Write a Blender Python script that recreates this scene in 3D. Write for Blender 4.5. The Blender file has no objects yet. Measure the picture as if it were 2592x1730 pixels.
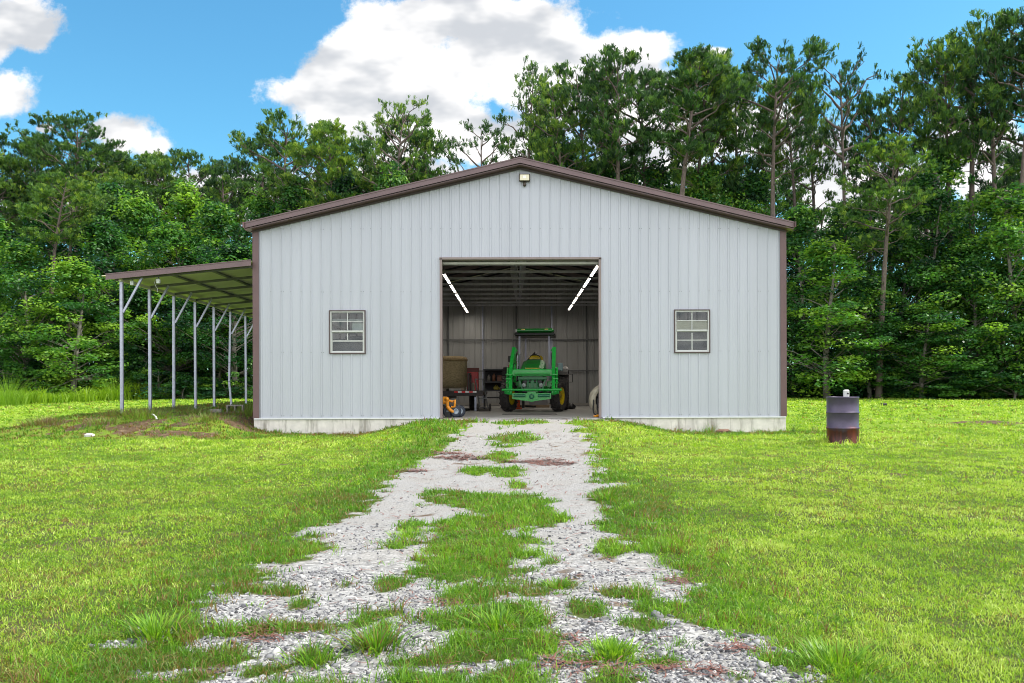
import bpy, math, random
import numpy as np
from mathutils import Vector, Matrix
R = math.radians
C = bpy.context.scene.collection
sc = bpy.context.scene

# ------------------------------------------------------------------ camera
cam_d = bpy.data.cameras.new('camera'); cam = bpy.data.objects.new('camera', cam_d); C.objects.link(cam)
cam_d.sensor_width = 36; cam_d.lens = 30.56
cam_d.shift_x = -0.0139; cam_d.shift_y = 0.0475
cam_d.clip_start = .1; cam_d.clip_end = 2000
cam.location = (-.12, 0, .65)
ROLL = -0.19
cam.rotation_euler = (Matrix.Rotation(R(-0.7), 3, 'Z') @ Matrix.Rotation(R(90), 3, 'X') @ Matrix.Rotation(R(ROLL), 3, 'Z')).to_euler()
sc.camera = cam

# ------------------------------------------------------------------ sun, sky, exposure
SUN_EL, SUN_AZ = 54, 88          # azimuth from +Y (behind the shed) towards +X
sun_d = bpy.data.lights.new('sun', 'SUN'); sun = bpy.data.objects.new('sun', sun_d); C.objects.link(sun)
sun_d.energy = 3.2; sun_d.angle = R(4); sun_d.color = (1, .95, .86)
el, az = R(SUN_EL), R(SUN_AZ)
sdir = Vector((math.sin(az)*math.cos(el), math.cos(az)*math.cos(el), math.sin(el)))
sun.rotation_euler = sdir.to_track_quat('Z', 'Y').to_euler(); sun.location = (0, 0, 60)
sc.view_settings.view_transform = 'Standard'; sc.view_settings.look = 'None'
sc.view_settings.exposure = 1.15; sc.view_settings.gamma = 1

world = bpy.data.worlds.new('World'); sc.world = world; world.use_nodes = True
nt = world.node_tree; nt.nodes.clear()
def N(t, typ, **kw):
    n = t.nodes.new(typ)
    for k, v in kw.items(): setattr(n, k, v)
    return n
def mth(t, op, a, b=None, c=None, clamp=False):
    n = N(t, 'ShaderNodeMath', operation=op, use_clamp=clamp)
    for i, v in enumerate((a, b, c)):
        if v is None: continue
        if isinstance(v, (int, float)): n.inputs[i].default_value = v
        else: t.links.new(v, n.inputs[i])
    return n.outputs[0]
def vm(t, op, a, b=None):
    n = N(t, 'ShaderNodeVectorMath', operation=op)
    for i, v in enumerate((a, b)):
        if v is None: continue
        if isinstance(v, tuple): n.inputs[i].default_value = v
        else: t.links.new(v, n.inputs[i])
    return n
def build_world():
    t = nt; ln = t.links.new
    sky = N(t, 'ShaderNodeTexSky', sky_type='NISHITA', sun_disc=False)
    sky.sun_elevation = el; sky.sun_rotation = az; sky.air_density = 1.0; sky.dust_density = .6; sky.ozone_density = 2.5
    hs = N(t, 'ShaderNodeHueSaturation'); hs.inputs['Saturation'].default_value = 1.12; hs.inputs['Value'].default_value = 1.0
    ln(sky.outputs[0], hs.inputs['Color'])
    tint = N(t, 'ShaderNodeMix', data_type='RGBA', blend_type='MULTIPLY'); tint.inputs[0].default_value = 1
    ln(hs.outputs[0], tint.inputs[6]); tint.inputs[7].default_value = (.43, .73, .70, 1)
    tc = N(t, 'ShaderNodeTexCoord'); sx = N(t, 'ShaderNodeSeparateXYZ'); ln(tc.outputs['Generated'], sx.inputs[0])
    X, Y, Z = sx.outputs
    yy = mth(t, 'MAXIMUM', Y, .12)
    u = mth(t, 'DIVIDE', X, yy); v = mth(t, 'DIVIDE', Z, yy)
    uv = N(t, 'ShaderNodeCombineXYZ'); ln(u, uv.inputs[0]); ln(v, uv.inputs[1])
    # warp for ragged cloud edges
    nz = N(t, 'ShaderNodeTexNoise'); nz.inputs['Scale'].default_value = 9; nz.inputs['Detail'].default_value = 9; nz.inputs['Roughness'].default_value = .64
    ln(uv.outputs[0], nz.inputs['Vector'])
    blobs = [(-.112,.419,.075,.038),(-.052,.429,.085,.035),(.028,.419,.075,.035),(-.157,.389,.06,.035),(-.19,.364,.055,.035),(-.092,.364,.09,.055),
     (-.002,.374,.09,.055),(.084,.389,.075,.03),(.139,.394,.047,.017),(.06,.354,.10,.05),(-.222,.329,.037,.022),(-.217,.314,.04,.027),(-.162,.324,.07,.04),
     (-.092,.304,.09,.04),(-.017,.284,.075,.035),
     (-.578,.424,.055,.033),(-.546,.414,.024,.024),(-.583,.344,.033,.03),(-.593,.389,.02,.02),
     (-.438,.294,.036,.021),(-.463,.299,.026,.011),(-.418,.279,.026,.016),(-.536,.301,.011,.005),(-.245,.343,.045,.02),(.238,.389,.025,.009),
     (.334,.259,.075,.04),(.41,.224,.12,.06),(.535,.259,.10,.05),(.26,.299,.10,.045),(.16,.289,.10,.055),(-.117,.239,.12,.03),(-.393,.224,.2,.03)]
    f = None
    for (a, b, ra, rb) in blobs:
        s = vm(t, 'MULTIPLY', vm(t, 'SUBTRACT', uv.outputs[0], (a, b, 0)).outputs[0], (1/ra, 1/rb, 0)).outputs[0]
        val = mth(t, 'SUBTRACT', 1, vm(t, 'LENGTH', s).outputs['Value'])
        f = val if f is None else mth(t, 'SMOOTH_MAX', f, val, .25)
    front = mth(t, 'GREATER_THAN', Y, .2)
    f = mth(t, 'MULTIPLY_ADD', mth(t, 'ADD', f, 3), front, -3)
    # free clouds elsewhere in the sky (out of view, thickened as fill light; seen in reflections)
    z2 = mth(t, 'MAXIMUM', Z, .08)
    pu = mth(t, 'DIVIDE', X, z2); pv = mth(t, 'DIVIDE', Y, z2)
    cp = N(t, 'ShaderNodeCombineXYZ'); ln(pu, cp.inputs[0]); ln(pv, cp.inputs[1])
    n2 = N(t, 'ShaderNodeTexNoise'); n2.inputs['Scale'].default_value = .9; n2.inputs['Detail'].default_value = 5
    ln(cp.outputs[0], n2.inputs['Vector'])
    other = mth(t, 'MULTIPLY_ADD', n2.outputs[0], 5, -1.9)
    other = mth(t, 'SUBTRACT', other, mth(t, 'MULTIPLY', front, 6))
    f2 = mth(t, 'MAXIMUM', f, other)
    edge = mth(t, 'MULTIPLY_ADD', mth(t, 'SUBTRACT', nz.outputs[0], .5), 3.4, f2)
    mr = N(t, 'ShaderNodeMapRange', interpolation_type='SMOOTHSTEP'); ln(edge, mr.inputs[0])
    mr.inputs[1].default_value = -.22; mr.inputs[2].default_value = .26
    # cloud body light and grey undersides
    mp = vm(t, 'MULTIPLY', uv.outputs[0], (1.0, 2.0, 1)).outputs[0]
    n3 = N(t, 'ShaderNodeTexNoise'); n3.inputs['Scale'].default_value = 7; n3.inputs['Detail'].default_value = 4; n3.inputs['Roughness'].default_value = .5
    ln(mp, n3.inputs['Vector'])
    n4 = N(t, 'ShaderNodeTexNoise'); n4.inputs['Scale'].default_value = 7; n4.inputs['Detail'].default_value = 4; n4.inputs['Roughness'].default_value = .5
    ln(vm(t, 'ADD', mp, (.0, .05, 0)).outputs[0], n4.inputs['Vector'])
    dif = mth(t, 'SUBTRACT', n3.outputs[0], n4.outputs[0])
    sh = mth(t, 'MULTIPLY_ADD', dif, 2.6, mth(t, 'MULTIPLY_ADD', n3.outputs[0], 1.8, -.28))
    cr = N(t, 'ShaderNodeMapRange', interpolation_type='SMOOTHSTEP'); ln(sh, cr.inputs[0]); cr.inputs[1].default_value = .0; cr.inputs[2].default_value = 1.0
    cm = N(t, 'ShaderNodeMix', data_type='RGBA'); ln(cr.outputs[0], cm.inputs[0])
    cm.inputs[6].default_value = (2.15, 2.25, 2.4, 1); cm.inputs[7].default_value = (3.9, 3.85, 3.8, 1)
    mx = N(t, 'ShaderNodeMix', data_type='RGBA'); ln(mr.outputs[0], mx.inputs[0]); ln(tint.outputs[2], mx.inputs[6]); 
    rear_fill = N(t, 'ShaderNodeMapRange'); ln(Y, rear_fill.inputs[0]); rear_fill.inputs[1].default_value = .25; rear_fill.inputs[2].default_value = -.25; rear_fill.inputs[3].default_value = 1; rear_fill.inputs[4].default_value = 2.3  # unseen clouds behind the camera brightened as added fill for wall and trees
    cl = vm(t, 'SCALE', cm.outputs[2]); ln(rear_fill.outputs[0], cl.inputs['Scale']); ln(cl.outputs[0], mx.inputs[7])
    bg = N(t, 'ShaderNodeBackground'); ln(mx.outputs[2], bg.inputs[0]); bg.inputs[1].default_value = .14
    out = N(t, 'ShaderNodeOutputWorld'); ln(bg.outputs[0], out.inputs[0])
build_world()

# ------------------------------------------------------------------ materials
MATS = {}
def mat(name, col, rough=.6, metal=0, var=0, vscale=8, bump=0, bscale=40, stretch=(1, 1, 1), col2=None, spec=.5, coat=0, island=0):
    if name in MATS: return MATS[name]
    m = bpy.data.materials.new(name); m.use_nodes = True; t = m.node_tree; ln = t.links.new
    p = t.nodes['Principled BSDF']; p.inputs['Roughness'].default_value = rough; p.inputs['Metallic'].default_value = metal
    p.inputs['Specular IOR Level'].default_value = spec; p.inputs['Coat Weight'].default_value = coat
    p.inputs['Base Color'].default_value = (*col, 1)
    if var or bump:
        tc = N(t, 'ShaderNodeTexCoord'); mp = vm(t, 'MULTIPLY', tc.outputs['Object'], tuple(stretch)).outputs[0]
        if var:
            nz = N(t, 'ShaderNodeTexNoise'); nz.inputs['Scale'].default_value = vscale; nz.inputs['Detail'].default_value = 6
            ln(mp, nz.inputs['Vector'])
            mr = N(t, 'ShaderNodeMapRange'); ln(nz.outputs[0], mr.inputs[0]); mr.inputs[1].default_value = .3; mr.inputs[2].default_value = .7
            c2 = col2 or tuple(c*(1-var) for c in col)
            mx = N(t, 'ShaderNodeMix', data_type='RGBA'); ln(mr.outputs[0], mx.inputs[0])
            mx.inputs[6].default_value = (*c2, 1); mx.inputs[7].default_value = (*col, 1)
            ln(mx.outputs[2], p.inputs['Base Color'])
        if bump:
            nb = N(t, 'ShaderNodeTexNoise'); nb.inputs['Scale'].default_value = bscale; nb.inputs['Detail'].default_value = 4
            ln(mp, nb.inputs['Vector']); b = N(t, 'ShaderNodeBump'); b.inputs['Strength'].default_value = bump; b.inputs['Distance'].default_value = .02
            ln(nb.outputs[0], b.inputs['Height']); ln(b.outputs[0], p.inputs['Normal'])
    MATS[name] = m; return m

def leaf_mat(name, stops, transl=.35, rough=.55, hue=.02):
    """foliage: colour from the per-clump attribute 'tint', part of the light passes through"""
    m = bpy.data.materials.new(name); m.use_nodes = True; t = m.node_tree; ln = t.links.new; t.nodes.clear()
    at = N(t, 'ShaderNodeAttribute', attribute_name='tint'); oi = N(t, 'ShaderNodeObjectInfo')
    s = mth(t, 'ADD', at.outputs['Fac'], mth(t, 'MULTIPLY_ADD', oi.outputs['Random'], .5, -.27), clamp=True)
    cr = N(t, 'ShaderNodeValToRGB'); ln(s, cr.inputs[0])
    e = cr.color_ramp.elements; e[0].position = stops[0][0]; e[0].color = (*stops[0][1], 1); e[1].position = stops[-1][0]; e[1].color = (*stops[-1][1], 1)
    for pos, c in stops[1:-1]: k = e.new(pos); k.color = (*c, 1)
    p = N(t, 'ShaderNodeBsdfPrincipled'); p.inputs['Roughness'].default_value = rough; p.inputs['Specular IOR Level'].default_value = .3
    ln(cr.outputs[0], p.inputs['Base Color'])
    tr = N(t, 'ShaderNodeBsdfTranslucent'); g = N(t, 'ShaderNodeMix', data_type='RGBA', blend_type='MULTIPLY'); g.inputs[0].default_value = 1
    ln(cr.outputs[0], g.inputs[6]); g.inputs[7].default_value = (1.3, 1.35, .6, 1); ln(g.outputs[2], tr.inputs[0])
    mx = N(t, 'ShaderNodeMixShader'); mx.inputs[0].default_value = transl; ln(p.outputs[0], mx.inputs[1]); ln(tr.outputs[0], mx.inputs[2])
    o = N(t, 'ShaderNodeOutputMaterial'); ln(mx.outputs[0], o.inputs[0]); MATS[name] = m; return m

# ------------------------------------------------------------------ object helpers
def tag(o, label=None, cat=None, group=None, kind=None):
    for k, v in (('label', label), ('category', cat), ('group', group), ('kind', kind)):
        if v: o[k] = v
    return o
def empty(name, loc, label, cat, group=None, rz=0):
    o = bpy.data.objects.new(name, None); C.objects.link(o); o.location = loc; o.rotation_euler = (0, 0, rz)
    o.empty_display_size = .2
    return tag(o, label, cat, group)
class MB:
    def __init__(s): s.v = []; s.f = []; s.sm = []
    def add(s, vs, fs, smooth=False):
        b = len(s.v); s.v += [tuple(v) for v in vs]; s.f += [tuple(b+i for i in f) for f in fs]; s.sm += [smooth]*len(fs); return s
    def box(s, c, d, rot=None, bev=0):
        x, y, z = (k/2 for k in d)
        if bev:
            b = min(bev, x*.9, y*.9, z*.9); vs = []
            for sz in (-1, 1):
                for sy in (-1, 1):
                    for sx in (-1, 1):
                        vs += [(sx*(x-b), sy*(y-b), sz*z), (sx*(x-b), sy*y, sz*(z-b)), (sx*x, sy*(y-b), sz*(z-b))]
            import bmesh
            bm = bmesh.new()
            for v in vs: bm.verts.new(v)
            bmesh.ops.convex_hull(bm, input=bm.verts); bm.verts.index_update()
            vs = [v.co.copy() for v in bm.verts]; fs = [[v.index for v in f.verts] for f in bm.faces]; bm.free()
        else:
            vs = [Vector((sx*x, sy*y, sz*z)) for sz in (-1, 1) for sy in (-1, 1) for sx in (-1, 1)]
            fs = [(0,2,3,1),(4,5,7,6),(0,1,5,4),(2,6,7,3),(0,4,6,2),(1,3,7,5)]
        M = Matrix.Translation(Vector(c)) @ (rot.to_4x4() if rot is not None else Matrix())
        return s.add([M @ Vector(v) for v in vs], fs)
    def bar(s, a, b, w, h=None, up=(0, 0, 1)):
        a, b = Vector(a), Vector(b); h = h or w; d = (b-a); L = d.length; d.normalize()
        u = Vector(up)
        if abs(d.dot(u)) > .98: u = Vector((0, 1, 0))
        x = d.cross(u).normalized(); z = x.cross(d).normalized()
        M = Matrix((x, d, z)).transposed()
        return s.box((a+b)/2, (w, L, h), M)
    def tube(s, pts, rad, n=10, cap=True):
        pts = [Vector(p) for p in pts]; rad = rad if isinstance(rad, (list, tuple)) else [rad]*len(pts)
        vs = []; fs = []; prev = None
        for i, p in enumerate(pts):
            d = (pts[min(i+1, len(pts)-1)] - pts[max(i-1, 0)]).normalized()
            if prev is None: u = Vector((0, 0, 1)) if abs(d.z) < .9 else Vector((1, 0, 0))
            else: u = prev
            x = d.cross(u).normalized(); y = x.cross(d).normalized(); prev = y
            for k in range(n):
                a = 2*math.pi*k/n; vs.append(p + (x*math.cos(a)+y*math.sin(a))*rad[i])
        for i in range(len(pts)-1):
            for k in range(n):
                a = i*n+k; b = i*n+(k+1) % n; fs.append((a, b, b+n, a+n))
        s.add(vs, fs, True)
        if cap: s.add(vs[:n], [tuple(range(n))][::-1]); s.add(vs[-n:], [tuple(range(n))])
        return s
    def lathe(s, prof, axis='Z', c=(0, 0, 0), n=32, arc=(0, 2*math.pi), smooth=True):
        full = abs(arc[1]-arc[0]-2*math.pi) < 1e-6; m = n if full else n+1; vs = []; fs = []
        for r, h in prof:
            for k in range(m):
                a = arc[0]+(arc[1]-arc[0])*k/n; x, y = r*math.cos(a), r*math.sin(a)
                p = {'Z': (x, y, h), 'X': (h, x, y), 'Y': (x, h, y)}[axis]; vs.append(Vector(p)+Vector(c))
        for i in range(len(prof)-1):
            for k in range(n):
                a = i*m+k; b = i*m+((k+1) % m); fs.append((a, b, b+m, a+m))
        return s.add(vs, fs, smooth)
    def prism(s, pts, h0, h1, axis='X'):
        n = len(pts); f = {'X': lambda a, b, h: (h, a, b), 'Y': lambda a, b, h: (a, h, b), 'Z': lambda a, b, h: (a, b, h)}[axis]
        vs = [f(a, b, h0) for a, b in pts]+[f(a, b, h1) for a, b in pts]
        return s.add(vs, [tuple(range(n))[::-1], tuple(range(n, 2*n))]+[(i, (i+1) % n, n+(i+1) % n, n+i) for i in range(n)])
    def build(s, name, m, parent=None, loc=(0, 0, 0)):
        me = bpy.data.meshes.new(name); me.from_pydata([tuple(v) for v in s.v], [], s.f)
        me.polygons.foreach_set('use_smooth', s.sm); me.update()
        if isinstance(m, (list, tuple)):
            for k in m: me.materials.append(k)
        else: me.materials.append(m)
        o = bpy.data.objects.new(name, me); C.objects.link(o); o.location = loc
        if parent: o.parent = parent
        return o
def npmesh(name, V, F, m, tint=None, smooth=False):
    """V (n,3), F (m,k) -> object"""
    me = bpy.data.meshes.new(name); n, k = F.shape
    me.vertices.add(len(V)); me.vertices.foreach_set('co', V.astype(np.float32).ravel())
    me.loops.add(n*k); me.loops.foreach_set('vertex_index', F.astype(np.int32).ravel())
    me.polygons.add(n); me.polygons.foreach_set('loop_start', np.arange(0, n*k, k, dtype=np.int32))
    me.update(calc_edges=True)
    if smooth: me.polygons.foreach_set('use_smooth', np.ones(n, bool))
    if tint is not None:
        a = me.attributes.new('tint', 'FLOAT', 'POINT'); a.data.foreach_set('value', tint.astype(np.float32).ravel())
    me.materials.append(m); return me
def link(name, me, parent=None, loc=(0, 0, 0)):
    o = bpy.data.objects.new(name, me); C.objects.link(o); o.location = loc
    if parent: o.parent = parent
    return o

# ------------------------------------------------------------------ ground
def ss(a, b, x):
    t = np.clip((x-a)/(b-a), 0, 1); return t*t*(3-2*t)
YB = [-50,0,6,10,14,17,19.5,28,36,45,55,70,700]; ZB = [-.62,-.62,-.60,-.52,-.40,-.35,-.34,-.03,.05,.22,.40,.6,3]
def H(x, y):
    x = np.asarray(x, float); y = np.asarray(y, float)
    b = np.interp(y, YB, ZB)
    ramp = (-.02-b)*ss(14, 19.6, y)*(1-ss(1.7, 3.7, abs(x)))*(y < 20.5)
    m = (.09+.012*np.clip(y-20, 0, 12)-b)*ss(17.3, 19.9, y)*ss(-12.5, -10, x)*(1-ss(-6.9, -5.6, x))*(1-ss(32, 38, y))
    w = .012*np.sin(x*2.1+1.3*np.sin(y*1.7))+.010*np.sin(y*2.9+x*.7)+.006*np.sin(x*6.3+y*5.1)
    h = b+ramp+m+w*(1-.7*ss(25, 60, y))
    inside = (abs(x) < 6.05)*(y > 20.05)*(y < 36.8)
    return np.where(inside, np.minimum(h, -.12), h)
def vnoise(x, y, s, seed=0):
    x = x/s; y = y/s; xi = np.floor(x).astype(np.int64); yi = np.floor(y).astype(np.int64); fx = x-xi; fy = y-yi
    def h(a, b):
        n = (a*374761393+b*668265263+seed*69069) & 0x7fffffff; n = ((n ^ (n >> 13))*1274126177) & 0x7fffffff
        return ((n ^ (n >> 16)) & 0xffff)/65535.
    fx = fx*fx*(3-2*fx); fy = fy*fy*(3-2*fy)
    return (h(xi, yi)*(1-fx)+h(xi+1, yi)*fx)*(1-fy)+(h(xi, yi+1)*(1-fx)+h(xi+1, yi+1)*fx)*fy
def fbm(x, y, s, seed=0, o=4):
    r = 0; a = .5; t = 0
    for i in range(o): r = r+a*vnoise(x, y, s/(2**i), seed+i*17); t += a; a *= .55
    return r/t
EL = [(-.86,18.83),(-1.1,17.32),(-1.26,15.89),(-1.42,14.2),(-1.55,12.79),(-1.67,10.89),(-1.67,9.28),(-1.73,8.17),(-1.71,7.4),(-1.72,6.6),(-1.76,6.15),(-1.73,5.62),(-1.73,5.21),(-1.8,4.91),(-1.89,4.68),(-1.85,4.29),(-1.82,3.95),(-1.78,3.73),(-1.7,0)]
ER = [(.98,18.83),(1.09,17.32),(1.17,15.89),(1.13,13.68),(1.0,11.09),(.89,9.28),(.8,8.43),(.77,7.3),(.79,6.29),(.88,5.75),(.84,5.06),(.82,4.6),(.89,4.33),(.95,3.95),(.95,3.73),(.9,0)]
GB = [(-.05,18.6,.55,.5),(-.14,15.92,.5,.73),(-.36,13.87,.24,.74),(-.62,12.12,.24,.5),(-.23,11.79,.24,.57),(-.08,10.7,.13,.31),(-.41,9.35,.56,.79),(-.22,8.49,.42,.78),(-.61,7.99,.28,.69),(-1.06,7.74,.14,.44),(-.48,6.99,.45,.62),(-1.03,6.94,.16,.27),(-.44,6.19,.46,.57),(-.34,5.42,.38,.46),(-.93,5.69,.11,.23),(-.34,4.81,.38,.45),(-1.15,4.65,.26,.17),(-.84,4.45,.11,.23),(-.33,4.19,.4,.41),(-.37,3.76,.41,.28),(-1.03,3.76,.23,.14),(-1.08,4.15,.07,.15),(.16,5.62,.13,.22),(.27,4.92,.15,.19),(.34,4.16,.13,.18),(.6,6.74,.09,.34),(.56,5.28,.16,.15),(.67,4.96,.15,.21),(.98,9.32,.28,.64),(.97,8.22,.25,.61),(.82,7.62,.15,.34),(.95,6.79,.2,.42),(.55,4.52,.14,.11),(-1.54,4.15,.12,.12),(-1.56,4.61,.14,.11),(-1.86,4.45,.13,.23),(-1.54,5.38,.06,.09),(-1.38,5.11,.06,.1),(-1.54,3.86,.1,.11),(-1.27,3.96,.1,.08),(-.35,3.2,.42,.4),(-1.95,4.1,.35,.25),(-1.75,3.75,.22,.1),(.95,4.6,.18,.12),(.55,4.0,.12,.08),(-.9,4.9,.2,.1),(.3,3.75,.2,.07)]
SB = [(-.86,13.58,.5,.22),(.1,13.1,.45,.18),(.42,12.74,.3,.2),(-1.49,4.61,.07,.09),(.11,4.29,.09,.09),(.34,3.84,.08,.06),(.57,3.90,.10,.06),(.25,3.9,.08,.08),(-1.42,4.44,.06,.06),(.09,3.96,.1,.11),(.96,4.15,.08,.07),(.93,5.62,.08,.12),(-.54,5.11,.08,.1),(.74,3.86,.07,.05),(-1.25,14.2,.3,.2),(-1.6,12.0,.25,.15)]
def green(x, y):
    """how grassy the ground is: 1 lawn, 0 bare gravel"""
    x = np.asarray(x, float); y = np.asarray(y, float)
    le = np.interp(y, [p[1] for p in EL[::-1]], [p[0] for p in EL[::-1]]); re = np.interp(y, [p[1] for p in ER[::-1]], [p[0] for p in ER[::-1]])
    n = fbm(x, y, .55, 3)-.5; n2 = fbm(x, y, .16, 9, 2)-.5
    side = np.maximum(le-x, x-re)
    g = side/.25+n*2.6+n2*2.6+.3
    b = np.full(x.shape, -9.)
    for cx, cy, a, c in GB:
        b = np.maximum(b, (1-np.sqrt(((x-cx)/(a*1.08))**2+((y-cy)/(c*1.08))**2))*2.6)
    g2 = b+n*3.2+n2*3.2+.1
    g2 = np.maximum(g2, (vnoise(x, y, .21, 61)-.86)*9*(y < 13)+(vnoise(x, y, .4, 63)-.86)*7)
    g = np.where(y > 19.3, -1+0*x, np.maximum(g, g2))
    g = np.where((y > 18.9) & (abs(x) > 1.95), 1, g)
    return np.clip(g, 0, 1)
def dirt(x, y):
    """bare soil: mound under the lean-to, patch on the right, forest edge litter"""
    n = fbm(x, y, 1.2, 21); n2 = fbm(x, y, .35, 33)
    d = ss(17.2, 18.4, y)*(1-ss(33, 36, y))*ss(-11.5, -9.6, x)*(1-ss(-5.9, -5.6, x))
    d1 = d*np.clip((n*.4+n2*.6-.45)*9, 0, 1)
    strong = ss(-8.6, -7.4, x)*ss(18.6, 19.6, y)*(1-ss(34, 36, y))*(1-ss(-6.0, -5.8, x))
    d1 = np.maximum(d1, strong*np.clip((n2-.3)*6, 0, 1))
    e = np.clip(1-np.sqrt(((x-12.6)/2.2)**2+((y-22.3)/.9)**2), 0, 1)*2.4*np.clip((n2-.3)*5, 0, 1)
    f = ss(47.5, 49.5, y+.06*(x-20)+n*1.5)*ss(2, 5, x)
    f2 = ss(50, 54, y+n*2)
    e2 = np.clip(1-np.sqrt(((x-2.9)/1.6)**2+((y-19.75)/.3)**2), 0, 1)*2*np.clip((n2-.35)*5, 0, 1)
    sp = np.clip((fbm(x, y, .5, 71)-.73)*14, 0, .6)*(y < 22)
    th = np.clip((fbm(x, y, .32, 44, 3)-.50)*5, 0, .42)*ss(1.3, 2.6, -x)*(1-ss(7, 11, y))
    return np.clip(np.maximum.reduce([d1, e, f, f2, e2, sp, th]), 0, 1)
def geo(a, b, n, k): return a+(b-a)*(np.linspace(0, 1, n)**k)
def build_ground():
    xs = np.concatenate([-geo(14, 700, 60, 3)[::-1][:-1], np.arange(-14, 14.01, .09), geo(14, 700, 60, 3)[1:]])
    ys = np.concatenate([-geo(0, 60, 12, 2)[::-1]+1.9, np.arange(2, 22, .08), geo(22, 60, 90, 1.3), geo(60, 700, 30, 2.5)[1:]])
    Xg, Yg = np.meshgrid(xs, ys); x = Xg.ravel(); y = Yg.ravel(); z = H(x, y)
    nx = len(xs); ny = len(ys); i = np.arange(nx*ny).reshape(ny, nx)
    F = np.stack([i[:-1, :-1], i[:-1, 1:], i[1:, 1:], i[1:, :-1]], -1).reshape(-1, 4)
    m = bpy.data.materials.new('lawn_and_gravel_ground'); m.use_nodes = True; t = m.node_tree; ln = t.links.new
    p = t.nodes['Principled BSDF']; p.inputs['Roughness'].default_value = .95; p.inputs['Specular IOR Level'].default_value = .15
    def A(nm): return N(t, 'ShaderNodeAttribute', attribute_name=nm).outputs['Fac']
    tc = N(t, 'ShaderNodeTexCoord').outputs['Object']
    def noise(s, d=5, r=.55, vec=None):
        n = N(t, 'ShaderNodeTexNoise'); n.inputs['Scale'].default_value = s; n.inputs['Detail'].default_value = d; n.inputs['Roughness'].default_value = r
        ln(vec or tc, n.inputs['Vector']); return n.outputs[0]
    def ramp(f, st):
        r = N(t, 'ShaderNodeValToRGB'); ln(f, r.inputs[0]); e = r.color_ramp.elements
        e[0].position = st[0][0]; e[0].color = (*st[0][1], 1); e[1].position = st[-1][0]; e[1].color = (*st[-1][1], 1)
        for q, c in st[1:-1]: k = e.new(q); k.color = (*c, 1)
        return r.outputs[0]
    def mix(f, a, b, bt='MIX'):
        n = N(t, 'ShaderNodeMix', data_type='RGBA', blend_type=bt)
        for k, v in ((0, f), (6, a), (7, b)):
            if isinstance(v, (int, float)): n.inputs[k].default_value = v
            elif isinstance(v, tuple): n.inputs[k].default_value = (*v, 1)
            else: ln(v, n.inputs[k])
        return n.outputs[2]
    lawn = ramp(noise(.35, 6), [(.3, (.135,.235,.02)), (.5, (.185,.30,.022)), (.7, (.245,.35,.03))])
    fine = ramp(noise(26, 4, .7), [(.3, (.45,.5,.4)), (.6, (1, 1, 1))])
    lawn = mix(.7, lawn, fine, 'MULTIPLY')
    straw = ramp(noise(1.3, 5), [(.56, (0, 0, 0)), (.74, (1, 1, 1))])
    lawn = mix(mth(t, 'MULTIPLY', straw, .45), lawn, (.24, .20, .075))
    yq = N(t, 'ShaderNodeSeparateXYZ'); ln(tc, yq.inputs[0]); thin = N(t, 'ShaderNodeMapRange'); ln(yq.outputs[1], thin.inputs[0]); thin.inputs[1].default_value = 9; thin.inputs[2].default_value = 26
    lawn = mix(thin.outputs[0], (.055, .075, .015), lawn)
    vor = N(t, 'ShaderNodeTexVoronoi', feature='F1'); vor.inputs['Scale'].default_value = 34; ln(tc, vor.inputs['Vector'])
    vc = N(t, 'ShaderNodeSeparateColor'); ln(vor.outputs['Color'], vc.inputs[0])
    grav = ramp(vc.outputs[0], [(0, (.13,.13,.13)), (.5, (.27,.268,.265)), (1, (.42,.41,.40))])
    fines = ramp(noise(60, 5, .7), [(.3, (.165,.163,.162)), (.7, (.32,.315,.308))])
    cmix = ramp(noise(1.1, 4), [(.42, (0, 0, 0)), (.6, (1, 1, 1))])
    yv = N(t, 'ShaderNodeSeparateXYZ'); ln(tc, yv.inputs[0])
    far = N(t, 'ShaderNodeMapRange'); ln(yv.outputs[1], far.inputs[0]); far.inputs[1].default_value = 5; far.inputs[2].default_value = 8.5
    grav = mix(mth(t, 'MAXIMUM', far.outputs[0], mth(t, 'MULTIPLY', cmix, .35)), grav, fines)
    dirtc = ramp(noise(9, 6, .7), [(.3, (.045,.024,.014)), (.55, (.105,.072,.045)), (.75, (.22,.165,.11))])
    ge = mth(t, 'ADD', A('green'), mth(t, 'MULTIPLY_ADD', noise(14, 4), .9, -.45))
    gm = N(t, 'ShaderNodeMapRange'); ln(ge, gm.inputs[0]); gm.inputs[1].default_value = .3; gm.inputs[2].default_value = .62
    sp = ramp(noise(11, 4, .6), [(.60, (0, 0, 0)), (.70, (1, 1, 1))]); grav = mix(mth(t, 'MULTIPLY', sp, .5), grav, (.12, .105, .08))
    dusty = ramp(noise(1.9, 5), [(.45, (0, 0, 0)), (.7, (1, 1, 1))]); grav = mix(mth(t, 'MULTIPLY', dusty, .35), grav, (.22, .20, .17))
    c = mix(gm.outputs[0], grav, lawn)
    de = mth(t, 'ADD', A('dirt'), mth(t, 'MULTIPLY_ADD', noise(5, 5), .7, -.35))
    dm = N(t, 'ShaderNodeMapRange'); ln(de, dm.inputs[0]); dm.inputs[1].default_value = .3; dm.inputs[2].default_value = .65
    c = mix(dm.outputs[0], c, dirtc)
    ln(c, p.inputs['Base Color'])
    b = N(t, 'ShaderNodeBump'); b.inputs['Strength'].default_value = .55; b.inputs['Distance'].default_value = .03
    hh = mth(t, 'ADD', noise(30, 5, .7), mth(t, 'MULTIPLY', vor.outputs['Distance'], -.6)); ln(hh, b.inputs['Height']); ln(b.outputs[0], p.inputs['Normal'])
    me = npmesh('ground', np.stack([x, y, z], 1), F, m, smooth=True)
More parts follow.
